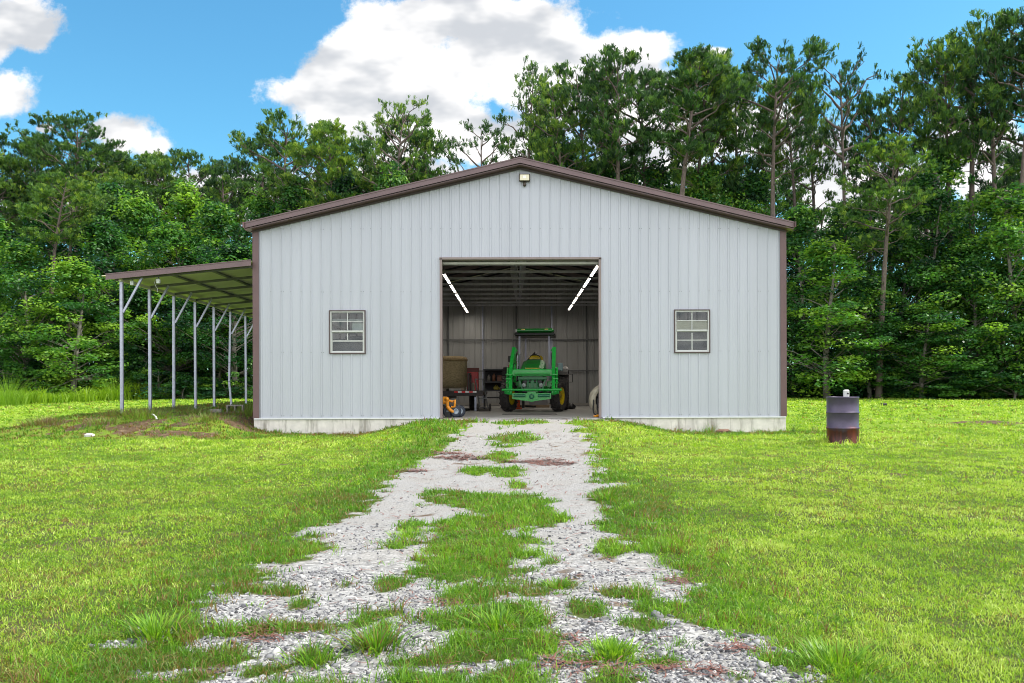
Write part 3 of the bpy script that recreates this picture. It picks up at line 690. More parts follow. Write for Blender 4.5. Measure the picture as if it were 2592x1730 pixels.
for s in (-1, 1): mb.tube([(s*.52, .03, .49), (s*.18, .03, .49)], .045, 12)
mb.lathe([(.03, -.03), (.075, -.03), (.075, .03)], 'Y', (0, .02, .47), 16); T(mb, 'crossbar_tube', mat('teal_green', (.03, .25, .12), .3))
# operator station
for x, y in ((-.47, 2.1), (.47, 2.1), (-.33, 3.2), (.50, 3.2)):
    mb = MB(); mb.bar((x, y, .95), (x*.98, y, 2.36), .055, .055, (0, 1, 0)); T(mb, 'canopy_post', mat('post_grey', (.26, .25, .32), .35, .3))
mb = MB(); mb.box((.02, 2.65, 2.385), (1.26, 1.5, .10), None, .03); T(mb, 'canopy_frame', M_black)
mb = MB(); mb.box((.02, 2.65, 2.50), (1.18, 1.42, .13), None, .05); T(mb, 'canopy', M_grn)
for s in (-1, 1): T(MB().box((.02+s*.36, 1.93, 2.53), (.11, .03, .035), None, .008), 'marker_lamp', mat('amber_lens', (.75, .62, .12), .3))
T(MB().box((-.56, 1.93, 2.50), (.05, .03, .08)), 'roof_lamp', M_white)
mb = MB(); mb.box((0, 3.0, 1.28), (.50, .45, .12), None, .04); mb.box((0, 3.22, 1.52), (.46, .12, .50), None, .05); T(mb, 'seat', M_yel)
mb = MB(); ring = [(.19*math.cos(a*math.pi/12), 2.5+.06*math.sin(a*math.pi/12), 1.62+.15*math.sin(a*math.pi/12)) for a in range(25)]; mb.tube(ring, .014, 6)
mb.tube([(0, 2.2, 1.4), (0, 2.5, 1.62)], .02, 6); mb.bar((-.18, 2.5, 1.62), (.18, 2.5, 1.62), .02); T(mb, 'steering_wheel', M_black)
for s in (-1, 1):
    mb = MB(); arcp = [(3.15+.74*math.cos(a), .66+.74*math.sin(a)) for a in np.linspace(R(15), R(140), 12)]; arci = [(3.15+.70*math.cos(a), .66+.70*math.sin(a)) for a in np.linspace(R(140), R(15), 12)]
    mb.prism(arcp+arci, s*.62, s*1.04, 'X'); T(mb, 'rear_fender', M_black)
T(MB().box((.80, 2.4, 1.38), (.17, .2, .24), None, .02), 'fuel_box', mat('pale_blue_box', (.28, .40, .46), .4))
mb = MB(); mb.tube([(-.66, 2.1, 1.1), (-.72, 2.05, 1.45), (-.75, 2.05, 1.6)], .014, 6); mb.box((-.75, 2.04, 1.62), (.13, .02, .2), None, .01); T(mb, 'mirror', M_black)
mb = MB(); mb.tube([(-.50, 1.8, 1.2), (-.50, 1.8, 1.72)], .035, 10); mb.tube([(-.46, 1.8, 1.72), (-.46, 1.8, 1.80)], .03, 8); T(mb, 'exhaust', M_chrome)
mb = MB()
mb.tube([(1.08, 2.7, 1.15), (1.19, 2.7, 1.15), (1.19, 2.7, .90), (1.08, 2.7, .90)], .013, 6); T(mb, 'grab_handle', M_black)

# ------------------------------------------------------------------ left side of the shed: trailer, bale, benches
M_rust = mat('dark_trailer_paint', (.016, .014, .014), .5, 0, .4, 7, col2=(.05, .03, .025))
tl = empty('flatbed_trailer', (-2.55, 27.0, 0), 'black flatbed trailer with red and white reflective tape carrying a hay bale', 'trailer')
MB().box((.25, 2.4, .56), (2.3, 4.8, .12), None, .01).box((.25, 0, .56), (2.34, .06, .17)).build('deck', M_rust, tl)
MB().box((.30, 1.8, .44), (.1, 3.6, .1)).box((-.5, 1.8, .44), (.1, 3.6, .1)).build('chassis', M_rust, tl)
for s in (-1, 1):
    w = bpy.data.objects.new('wheel', None); C.objects.link(w); w.parent = tl; w.location = (.2+s*.8, 1.9, .32)
    MB().lathe([(.17, -.08), (.29, -.1), (.32, -.05), (.32, .05), (.29, .1), (.17, .08)], 'X', n=24).build('tyre', M_tyre, w); MB().lathe([(0, 0), (.12, .02), (.175, .08), (.175, -.08), (0, -.04)], 'X', n=18).build('rim', M_galv, w)
for k in range(6): MB().box((.585+k*.115, -.036, .60), (.115, .006, .055)).build('reflective_tape', mat('tape_red', (.6, .01, .01), .3) if k % 2 == 0 else mat('tape_white', (.8, .8, .82), .3), tl)
MB().box((1.18, .1, .22), (.06, .06, .44)).build('support_leg', M_galv, tl)
mb = MB(); mb.box((.95, .3, .9), (.06, .06, .6)); mb.box((.95, 1.6, .9), (.06, .06, .6)); mb.bar((.95, .3, 1.18), (.95, 1.6, 1.18), .05); mb.build('side_rail', M_rust, tl)
pl = MB()
for k in range(6): pl.box((0, -.55+k*.22, .10), (1.25, .12, .025))
for k in (-1, 0, 1): pl.box((k*.55, 0, .045), (.09, 1.2, .085))
o = pl.build('wood_pallet', mat('pallet_wood', (.34, .27, .2), .8, 0, .3, 8), None, (-2.34, 27.85, .622)); tag(o, 'pale wooden pallet under the round hay bale', 'pallet')
hb = empty('hay_bale', (-2.34, 27.85, .735), 'big round tan hay bale standing on end on the trailer', 'hay bale')
M_hay = mat('dry_hay', (.34, .27, .15), .95, 0, .45, 14, .8, 30, (1, 1, 3))
MB().lathe([(0, 0), (.62, 0), (.67, .04), (.675, .30), (.67, .8), (.665, .88), (.64, .97), (.55, 1.0), (0, 1.01)], 'Z', n=48).build('bale', M_hay, hb)
MB().lathe([(.674, .84), (.69, .85), (.69, .90), (.66, .965), (.64, .96)], 'Z', n=48).build('net_wrap', mat('net_wrap', (.27, .19, .09), .8, 0, .4, 20), hb)
tb = empty('tool_chest', (-1.54, 28.9, .622), 'red metal tool chest beside the hay bale on the trailer', 'tool chest')
MB().box((0, 0, .32), (.38, .45, .64), None, .02).build('chest', mat('red_paint', (.42, .01, .01), .35, 0, .2, 8), tb)
MB().box((-.03, -.20, .70), (.5, .04, .14)).build('open_lid', mat('dark_red', (.10, .015, .01), .5), tb)
MB().box((-.03, -.235, .15), (.2, .03, .26), None, .01).build('drawer', mat('tan_drawer', (.3, .25, .18), .5), tb)
wb = empty('work_bench', (-.60, 30.2, 0), 'black steel work bench with shelves of tools left of the tractor', 'bench')
for x in (-.6, .6):
    for y in (-.3, .3): MB().box((x, y, .68), (.05, .05, 1.36)).build('leg', M_black, wb)
for z in (1.36, .93, .64, .40): MB().box((0, 0, z), (1.26, .66, .05)).build('shelf_board', M_black, wb)
MB().box((0, .3, 1.0), (1.2, .02, .7)).build('back_panel', mat('bench_back', (.03, .03, .035), .6), wb)
rnd = random.Random(4)
for i, (x, z, w, h, c, nm, lb, ct) in enumerate([(-.45, 1.0, .1, .24, (.35, .33, .3), 'oil_bottle', 'grey oil bottle leftmost on the bench upper shelf', 'bottle'), (-.25, 1.0, .12, .27, (.30, .14, .08), 'paint_can', 'brown paint can on the bench upper shelf', 'can'), (0, 1.0, .2, .22, (.22, .09, .06), 'tool_box', 'rusty brown tool box on the bench upper shelf', 'tool box'), (.22, 1.0, .12, .30, (.45, .2, .1), 'spray_can', 'orange brown spray can on the bench upper shelf', 'can'), (.42, 1.0, .16, .18, (.2, .24, .3), 'grey_bin', 'blue grey bin on the bench upper shelf', 'bin'), (.35, .68, .36, .14, (.16, .18, .26), 'folded_tarp', 'folded blue grey tarp on the bench middle shelf', 'tarp'), (-.1, .67, .34, .12, (.5, .42, .05), 'yellow_chainsaw', 'yellow power saw lying on the bench middle shelf', 'saw'), (.25, .35, .42, .12, (.4, .2, .08), 'wooden_tray', 'orange wooden tray on the bench lowest shelf', 'tray'), (.1, .46, .2, .07, (.45, .42, .4), 'rag_pile', 'pale rags piled on the wooden tray', 'rags'), (.5, 1.42, .26, .16, (.45, .01, .01), 'gas_can', 'red fuel can standing on top of the work bench', 'fuel can')]):
    mb = MB(); hh = h
    if nm in ('oil_bottle', 'spray_can', 'paint_can'):
        mb.lathe([(0, 0), (w/2, 0), (w/2, hh*.75), (w*.25, hh*.88), (w*.2, hh), (0, hh)], 'Z', n=14)
    elif nm == 'gas_can': mb.box((0, 0, hh/2), (w, .2, hh), None, .03); mb.tube([(w*.3, 0, hh), (w*.45, 0, hh+.08)], .02, 8); mb.bar((-w*.25, 0, hh+.03), (w*.15, 0, hh+.03), .03)
    elif nm == 'yellow_chainsaw': mb.box((-.05, 0, .06), (.18, .16, .12), None, .03); mb.box((.12, 0, .05), (.2, .02, .06)); mb.tube([(-.1, 0, .12), (-.05, 0, .17), (.03, 0, .12)], .012, 6)
    elif nm in ('rag_pile', 'folded_tarp'): mb.box((0, 0, hh*.3), (w, .3, hh*.5), None, .03); mb.box((.02, .01, hh*.7), (w*.7, .22, hh*.4), None, .03)
    else: mb.box((0, 0, hh*.4), (w, .25, hh*.8), None, .015); mb.box((0, 0, hh*.86), (w*1.04, .26, hh*.1), None, .01); mb.bar((-w*.25, 0, hh*.97), (w*.25, 0, hh*.97), .02)
    zo = {'folded_tarp': .665, 'yellow_chainsaw': .665, 'wooden_tray': .425, 'rag_pile': .425+.12, 'gas_can': 1.385}.get(nm, .955)
    o = mb.build(nm, mat('shop_'+nm, c, .5, 0, .2, 9), None, (-.66+x*.85, 30.2-.08, zo)); tag(o, lb, ct)
eh = empty('engine_hoist', (.15, 31.0, 0), 'black engine hoist with angled boom behind the work bench', 'hoist')
MB().box((0, 0, .75), (.1, .1, 1.5)).build('mast', M_black, eh); MB().bar((0, 0, 1.5), (.45, -.5, 1.95), .09).build('boom', M_black, eh); MB().bar((0, 0, .9), (.25, -.3, 1.68), .05).build('ram', M_chrome, eh)
for s in (-1, 1): MB().bar((s*.1, 0, .08), (s*.4, -1.0, .08), .07).build('leg', M_black, eh)
o = MB().box((0, 0, .45), (.1, .25, .75), None, .02).box((0, 0, .86), (.08, .2, .07), None, .02).box((0, 0, .03), (.22, .3, .06), None, .01).build('fire_extinguisher_stand', mat('orange_red', (.55, .07, .01), .4), None, (-.02, 29.4, 0)); tag(o, 'orange red upright case between the bench and the tractor', 'case')
hc = empty('hand_cart', (-1.35, 28.0, 0), 'dark two wheeled cart with slanted handles beside the trailer', 'cart')
hc.location = (-1.28, 26.9, 0)
MB().bar((.05, 0, .15), (-.10, .25, 1.0), .03).bar((.29, 0, .15), (.14, .25, 1.0), .03).bar((-.10, .25, 1.0), (.14, .25, 1.0), .03).bar((.03, .05, .4), (.27, .05, .4), .03).build('handle_frame', M_dark, hc)
MB().box((.17, -.1, .13), (.32, .25, .03)).build('toe_plate', M_black, hc)
for s in (-1, 1): MB().lathe([(0, -.03), (.09, -.03), (.12, -.02), (.12, .02), (.09, .03), (0, .03)], 'X', (.17+s*.19, .08, .12), 18).build('wheel', M_tyre, hc)

# orange machine just inside the left jamb
om = empty('yard_trimmer', (-1.72, 20.75, .004), 'small orange wheeled machine just inside the left door jamb', 'machine')
M_or = mat('orange_plastic', (.80, .30, .015), .35, 0, .15, 12)
def tyre(mb, c, r, w): return mb.lathe([(r*.45, -w*.4), (r*.8, -w*.5), (r, -w*.3), (r, w*.3), (r*.8, w*.5), (r*.45, w*.4)], 'X', c, 24)
for k, (x, y) in enumerate(((.0, .0), (.16, .04), (.25, .22))):
    w = bpy.data.objects.new('wheel', None); C.objects.link(w); w.parent = om; w.location = (x, y, .145); w.rotation_euler = (0, 0, R(-62))
    tyre(MB(), (0, 0, 0), .145, .07).build('tyre', mat('blue_black_rubber', (.02, .028, .045), .5), w); MB().lathe([(0, .01), (.05, .02), (.07, .035), (.07, -.035), (0, -.01)], 'X', n=16).build('rim', mat('grey_rim', (.28, .33, .38), .4, .3), w)
MB().box((-.10, 0, .41), (.20, .24, .17), None, .04).box((-.02, -.08, .31), (.07, .08, .2), None, .02).build('motor_housing', M_or, om)
MB().tube([(-.02, -.12, .26), (.05, -.14, .18), (.13, -.15, .13)], [.045, .045, .03], 10).build('chute', M_or, om)
MB().tube([(.02, -.05, .40), (.10, -.06, .38), (.155, -.06, .42), (.15, -.06, .26), (.07, -.06, .25)], .028, 8).build('handle', M_or, om)
MB().box((-.02, -.02, .07), (.12, .2, .12)).tube([(-.12, 0, .3), (-.05, 0, .05)], .02, 8).build('frame', M_black, om)
MB().lathe([(0, -.02), (.05, -.01), (.055, .03), (0, .04)], 'Y', (-.03, -.13, .44), 12).build('cap', M_or, om)
# drum fan on the right
fn = empty('barrel_fan', (2.05, 20.95, 0), 'tan rimmed barrel fan on black legs behind the right door jamb', 'fan')
fn.rotation_euler = (0, 0, R(12))
MB().lathe([(.29, -.12), (.385, -.12), (.395, -.1), (.395, .1), (.37, .12)], 'Y', (0, 0, .40), 40).build('shroud', mat('tan_shroud', (.40, .36, .27), .5, .1, .3, 10), fn)
MB().lathe([(.0, .1), (.37, .1), (.37, .09), (.0, .09)], 'Y', (0, 0, .40), 32).build('grille', M_black, fn)
mb = MB()
for k in range(5):
    a = k*2*math.pi/5; mb.box((.17*math.cos(a), 0, .40+.17*math.sin(a)), (.26, .03, .11), Matrix.Rotation(-a, 3, 'Y') @ Matrix.Rotation(.5, 3, 'X'))
mb.build('blade', M_dark, fn)
for dx in (0, .10): MB().tube([(-.345+dx, -.13, .42), (-.36+dx, -.14, .2), (-.34+dx, -.16, .08), (-.26+dx, -.18, .03), (.1+dx, -.16, .03)], .016, 8).build('leg', M_black, fn)
MB().box((-.12, -.2, .05), (.46, .16, .05), Matrix.Rotation(R(-6), 3, 'Y'), .015).build('foot', M_or, fn)
# mat and planks on the floor
o = MB().box((0, 0, .006), (1.45, .75, .012), None, .004).build('rubber_mat', mat('dark_mat', (.11, .105, .10), .8, 0, .3, 6), None, (.25, 23.2, .005)); tag(o, 'dark flat rubber mat on the slab in front of the tractor', 'mat')
o = MB().box((0, 0, .06), (1.3, .2, .1)).build('wood_beam', mat('beam_wood', (.30, .22, .14), .8, 0, .3, 8, 0, 1, (.3, 1, 1)), None, (.45, 31.5, .006)); tag(o, 'long wooden beam on the floor behind the tractor', 'beam')
o = MB().lathe([(0, 0), (.12, 0), (.16, .06), (.16, .10), (.06, .2), (0, .2)], 'Z', n=16).build('air_tank', M_black, None, (1.75, 29.3, .004)); tag(o, 'low black tank on the floor right of the tractor', 'tank')
cr = empty('storage_bin', (.75, 33.5, .004), 'grey plastic storage bin far behind the tractor axle', 'bin')
MB().box((0, 0, .2), (.7, .5, .4), None, .03).build('bin', mat('bin_grey', (.2, .2, .21), .5), cr); MB().box((0, 0, .42), (.74, .54, .04), None, .015).build('lid', mat('lid_grey', (.4, .4, .4), .5), cr)

# ------------------------------------------------------------------ yard objects
dz = float(H(6.0, 16.2))-.03
dr = empty('steel_drum', (6.0, 16.2, dz), 'purple grey steel drum with rusty bottom standing on the right lawn', 'drum')
def drum_mat():
    m = mat('drum_paint', (.082, .065, .12), .42, .25, .3, 6, .06, 30); t = m.node_tree; ln = t.links.new; p = t.nodes['Principled BSDF']; src = p.inputs['Base Color'].links[0].from_socket
    tc = N(t, 'ShaderNodeTexCoord'); sx = N(t, 'ShaderNodeSeparateXYZ'); ln(tc.outputs['Object'], sx.inputs[0])
    nz = N(t, 'ShaderNodeTexNoise'); nz.inputs['Scale'].default_value = 9; nz.inputs['Detail'].default_value = 6; ln(vm(t, 'MULTIPLY', tc.outputs['Object'], (1, 1, .15)).outputs[0], nz.inputs['Vector'])
    e = mth(t, 'MULTIPLY_ADD', nz.outputs[0], .22, mth(t, 'SUBTRACT', .20, sx.outputs[2])); mr = N(t, 'ShaderNodeMapRange'); ln(e, mr.inputs[0]); mr.inputs[1].default_value = -.02; mr.inputs[2].default_value = .07
    rs = N(t, 'ShaderNodeValToRGB'); ln(nz.outputs[0], rs.inputs[0]); c = rs.color_ramp.elements; c[0].position = .38; c[0].color = (.035, .010, .014, 1); c[1].position = .70; c[1].color = (.15, .028, .02, 1)
    mx = N(t, 'ShaderNodeMix', data_type='RGBA'); ln(mr.outputs[0], mx.inputs[0]); ln(src, mx.inputs[6]); ln(rs.outputs[0], mx.inputs[7]); ln(mx.outputs[2], p.inputs['Base Color']); return m
rb = .287
pr = [(0, .0), (rb-.01, .0), (rb, .012), (rb, .27)]
def ringp(z): return [(rb, z-.022), (rb+.006, z-.014), (rb+.013, z-.003), (rb+.013, z+.003), (rb+.006, z+.014), (rb, z+.022)]
pr = [(0, 0), (rb-.01, 0), (rb+.006, .006), (rb, .016)]+ringp(.295)+ringp(.585)+[(rb, .855), (rb+.007, .862), (rb+.007, .875), (rb-.006, .878), (rb-.008, .84), (0, .838)]
MB().lathe(pr, 'Z', n=64).build('barrel', drum_mat(), dr)
jg = empty('plastic_jug', (6.03, 16.1, dz+.84), 'small white plastic jug with dark cap on top of the steel drum', 'jug')
MB().box((0, 0, .095), (.105, .07, .15), None, .018).build('jug', M_white, jg); MB().lathe([(0, -.01), (.016, -.01), (.016, .012)], 'Y', (.018, -.038, .10), 12).build('cap', M_black, jg); MB().box((0, 0, .012), (.08, .05, .024)).build('base', mat('jug_grey', (.35, .35, .36), .5), jg)
def gz(x, y, d=0): return float(H(x, y))+d
# concrete blocks under the lean-to
def block(loc, rz, label, half=False):
    mb = MB(); Lx, Dy, Hz = (.20 if half else .40), .19, .20
    t = .032
    mb.box((0, 0, t/2), (Lx, Dy, t)); mb.box((0, 0, Hz-t/2), (Lx, Dy, t))
    for x in ((-Lx/2+t/2, Lx/2-t/2) if half else (-Lx/2+t/2, 0, Lx/2-t/2)): mb.box((x, 0, Hz/2), (t, Dy, Hz-2*t))
    o = mb.build('concrete_block', mat('grey_block', (.27, .25, .23), .95, 0, .3, 9, .5, 60), None, loc); o.rotation_euler = (0, 0, rz); return tag(o, label, 'concrete block')
b1 = block((-7.05, 21.6, gz(-7.05, 21.6, -.01)), R(4), 'hollow grey concrete block lying beside the shed corner under the lean-to')
o = MB().box((0, 0, .045), (.28, .14, .09), None, .008).build('paver_brick', MATS['grey_block'], None, (-7.5, 21.5, gz(-7.5, 21.5))); o.rotation_euler = (0, 0, R(8)); tag(o, 'flat grey brick left of the hollow concrete block', 'brick')
o = MB().box((0, 0, .02), (.6, .12, .03)).build('wood_board', mat('old_board', (.05, .035, .03), .9, 0, .3, 5), None, (-8.25, 21.4, gz(-8.25, 21.4))); tag(o, 'dark old board lying on the soil by the third lean-to post', 'board')
def rock(name, loc, s, m, label, cat, seed=1):
    import bmesh
    bm = bmesh.new(); bmesh.ops.create_icosphere(bm, subdivisions=2, radius=1); r = random.Random(seed)
    for v in bm.verts: v.co *= r.uniform(.75, 1.1); v.co = Vector((v.co.x*s[0], v.co.y*s[1], v.co.z*s[2]))
    me = bpy.data.meshes.new(name); bm.to_mesh(me); bm.free(); me.materials.append(m); o = link(name, me, None, loc); tag(o, label, cat); return o
rock('concrete_chunk', (-8.9, 18.0, gz(-8.9, 18, .02)), (.12, .07, .05), mat('pale_concrete', (.6, .58, .55), .9, 0, .2, 12), 'pale broken concrete chunk on the grass below the lean-to mound', 'rubble')
o = MB().tube([(-.06, 0, .12), (-.02, 0, .10), (.03, .01, .05), (.05, 0, .0)], [.01, .02, .022, .03], 8).build('plastic_scrap', M_white, None, (-8.1, 19.3, gz(-8.1, 19.3))); tag(o, 'curled white plastic scrap stuck in the dirt mound', 'scrap')
rock('dirt_clod', (4.55, 19.55, gz(4.55, 19.55, .03)), (.2, .14, .09), mat('brown_dirt', (.16, .09, .06), .95, 0, .4, 14, .6, 30), 'heap of brown dirt against the right foundation beside a weed', 'dirt heap', 4)
bx = MB().box((0, 0, .06), (.16, .2, .12), None, .01).build('black_box', M_black, None, (13.5, 32, gz(13.5, 32, -.02))); tag(bx, 'small black box lying on the far lawn right of the drum', 'box')
bx = MB().box((0, 0, .04), (.42, .2, .05), Matrix.Rotation(R(-6), 3, 'Y')).build('grey_slab', mat('slab_grey', (.36, .36, .36), .8), None, (14.75-.55+.0, 38.5, gz(14.2, 38.5, .02))); tag(bx, 'flat grey slab on the far lawn just left of the drum', 'slab')

# ------------------------------------------------------------------ grass, gravel
rng = np.random.default_rng(7)
def vis(x, y, m=3.2): return (x > -.62*y-m-.12) & (x < .60*y+m)
def free(x, y): return ~((abs(x) < 6.12) & (y > 19.95) & (y < 36.9))
def blades(x, y, hgt, wid, lean, tint, segs=2):
    """one curved blade per point; returns V, F(tri/quad as quads), tint"""
    n = len(x); z = H(x, y)-.006; a = rng.uniform(0, 2*np.pi, n); ph = rng.uniform(0, 2*np.pi, n)
    dx, dy = np.cos(a), np.sin(a); wx, wy = np.cos(ph)*wid/2, np.sin(ph)*wid/2
    l1 = lean*.35; l2 = lean
    b = np.stack([x, y, z], 1)
    mid = b+np.stack([dx*l1*hgt, dy*l1*hgt, hgt*.6], 1); tip = b+np.stack([dx*l2*hgt, dy*l2*hgt, hgt*np.clip(1-.28*lean, .25, 1)], 1)
    w = np.stack([wx, wy, 0*wx], 1)
    V = np.stack([b-w, b+w, mid+w*.85, mid-w*.85, tip+w*.12, tip-w*.12], 1).reshape(-1, 3)
    i = np.arange(n)[:, None]*6; F = np.concatenate([i+np.array([[0, 1, 2, 3]]), i+np.array([[3, 2, 4, 5]])], 0)
    t = np.repeat(tint, 6); return V, F, t
G = [(0, (.20, .115, .05)), (.08, (.26, .19, .06)), (.14, (.17, .17, .03)), (.3, (.085, .19, .03)), (.55, (.20, .345, .028)), (.8, (.32, .45, .04)), (1, (.44, .54, .13))]
M_grass = leaf_mat('lawn_grass_blades', G, .42, .5)
M_rich = leaf_mat('weedy_green_blades', [(0, (.20, .12, .05)), (.1, (.16, .17, .03)), (.3, (.06, .16, .015)), (.6, (.125, .275, .02)), (1, (.23, .38, .03))], .42, .45)
def lawn():
    Vs, Fs, Ts = [], [], []; off = 0
    rV, rF, rT = [], [], []; roff = 0
    bands = [(2.6, 4.5, 9500, .032, .0042), (4.5, 7, 6400, .032, .0055), (7, 10.5, 3400, .034, .0075), (10.5, 15, 1500, .038, .011), (15, 21, 560, .055, .017), (21, 30, 170, .06, .03), (30, 52, 60, .07, .05)]
    for y0, y1, dens, h0, w0 in bands:
        area = 1.22*(y1*y1-y0*y0)/2+6.6*(y1-y0); nt_ = int(dens*area/7)
        q0, q1 = (.62*y0+3.3)**2, (.62*y1+3.3)**2; y = (np.sqrt(rng.uniform(q0, q1, nt_))-3.3)/.62; x = rng.uniform(-1, 1, nt_)*(.62*y+3.3)
        k = 7
        g = green(x, y); d = dirt(x, y); keep = (rng.uniform(0, 1, nt_) < np.clip(g*1.15-.1, 0, 1)*(1-.72*d)) & vis(x, y) & free(x, y)
        x, y = x[keep], y[keep]; n = len(x)
        rich = (rng.uniform(0, 1, n) < 1-ss(1.25, 2.3, abs(x+.45))) & (y < 19.4)
        near_road = np.zeros(n, bool)
        pn = fbm(x, y, 1.4, 5); pn2 = fbm(x, y, .45, 55); pw = fbm(x, y, .16, 88)
        tt = np.clip(.60+(pn-.5)*.75+(pn2-.5)*.7+(pw-.5)*.5+rng.normal(0, .13, n), .2, 1)
        brown = (rng.uniform(0, 1, n) < (.05+.5*np.clip((pn2-.54)*5, 0, 1)*ss(-.5, 3.5, -x)*(1-ss(9, 14, y))+.22*np.clip((pw-.62)*6, 0, 1)+.2*np.clip((pn-.58)*6, 0, 1)))
        tt = np.where(brown, rng.uniform(0, .16, n), tt)
        # wall-foot grass tinted darker for the wall's shadow; mound grass is deeper green
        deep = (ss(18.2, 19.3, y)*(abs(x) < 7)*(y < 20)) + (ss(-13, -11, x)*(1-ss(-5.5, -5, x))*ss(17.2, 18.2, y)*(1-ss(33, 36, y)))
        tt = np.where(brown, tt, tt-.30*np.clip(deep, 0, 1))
        clump = ss(-1.75, -1.4, x)*(1-ss(.8, 1.1, x))*(y < 19.4)
        hh = h0*(.75+.7*pn2)*rng.uniform(.6, 1.2, n)*(1+.9*rich*rng.uniform(.2, 1, n))*(1+.15*np.clip(deep, 0, 1))
        drumr = np.hypot(x-6.0, y-16.2); wallf = ss(19.3, 19.75, y)*(y < 20)*(abs(x) > 1.9)*(abs(x) < 6.6)*np.clip((pw-.4)*4, 0, 1)
        hh = hh*(1+1.6*np.exp(-((drumr-.33)/.12)**2)+.9*wallf)
        hh = hh*(1+1.3*np.clip((pw-.62)*6, 0, 1)*rich*(y < 9))
        X = np.repeat(x, k)+rng.normal(0, .020, n*k)*(1+y0/10); Y = np.repeat(y, k)+rng.normal(0, .020, n*k)*(1+y0/10)
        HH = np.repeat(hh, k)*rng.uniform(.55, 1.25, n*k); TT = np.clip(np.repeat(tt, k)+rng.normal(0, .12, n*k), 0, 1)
        LE = rng.uniform(.15, 1.5, n*k)
        RI = np.repeat(rich | (deep > .45), k)
        ok = free(X, Y)
        for sel, (LV, LF, LT) in ((ok & ~RI, (Vs, Fs, Ts)), (ok & RI, (rV, rF, rT))):
            V, F, t = blades(X[sel], Y[sel], HH[sel], w0*rng.uniform(.7, 1.3, sel.sum()), LE[sel], TT[sel])
            o = off if LV is Vs else roff
            LV.append(V); LF.append(F+o); LT.append(t)
            if LV is Vs: off += len(V)
            else: roff += len(V)
    o = link('lawn_grass', npmesh('lawn_grass', np.concatenate(Vs), np.concatenate(Fs), M_grass, np.concatenate(Ts))); tag(o, 'short yellow green mown lawn grass around the driveway', 'grass', kind='stuff')
    o = link('driveway_grass', npmesh('driveway_grass', np.concatenate(rV), np.concatenate(rF), M_rich, np.concatenate(rT))); tag(o, 'rough green grass tufts growing in the gravel driveway', 'grass', kind='stuff')
lawn()
# tall weedy grass band at the back left
def tallband():
    n = 26000; y = rng.uniform(35.5, 60, n); x = rng.uniform(-40, 3, n)
    edge = np.interp(x, [-60, -21.5, -19, -14, -6, 0, 4], [33, 36, 46, 50, 52, 53, 54])
    k = (y > edge+fbm(x, y, 3, 8)*2) & (y < 60) & vis(x, y, 3) & (rng.uniform(0, 1, n) < 1); x, y = x[k], y[k]; n = len(x)
    k = 6; pn = fbm(x, y, 2.5, 77)
    X = np.repeat(x, k)+rng.normal(0, .12, n*k); Y = np.repeat(y, k)+rng.normal(0, .12, n*k)
    V, F, t = blades(X, Y, np.repeat(.25+.9*pn**1.5, k)*rng.uniform(.5, 1.2, n*k), rng.uniform(.03, .06, n*k), rng.uniform(.1, 1.0, n*k), np.clip(np.repeat(.3+.6*pn, k)+rng.normal(0, .1, n*k), 0, 1))
    o = link('tall_grass', npmesh('tall_grass', V, F, leaf_mat('tall_weed_blades', [(0, (.16, .14, .04)), (.15, (.08, .15, .015)), (.5, (.13, .26, .015)), (1, (.24, .36, .02))], .45), t)); tag(o, 'tall bright weeds and grass at the far left edge of the lawn', 'grass', kind='stuff')
tallband()
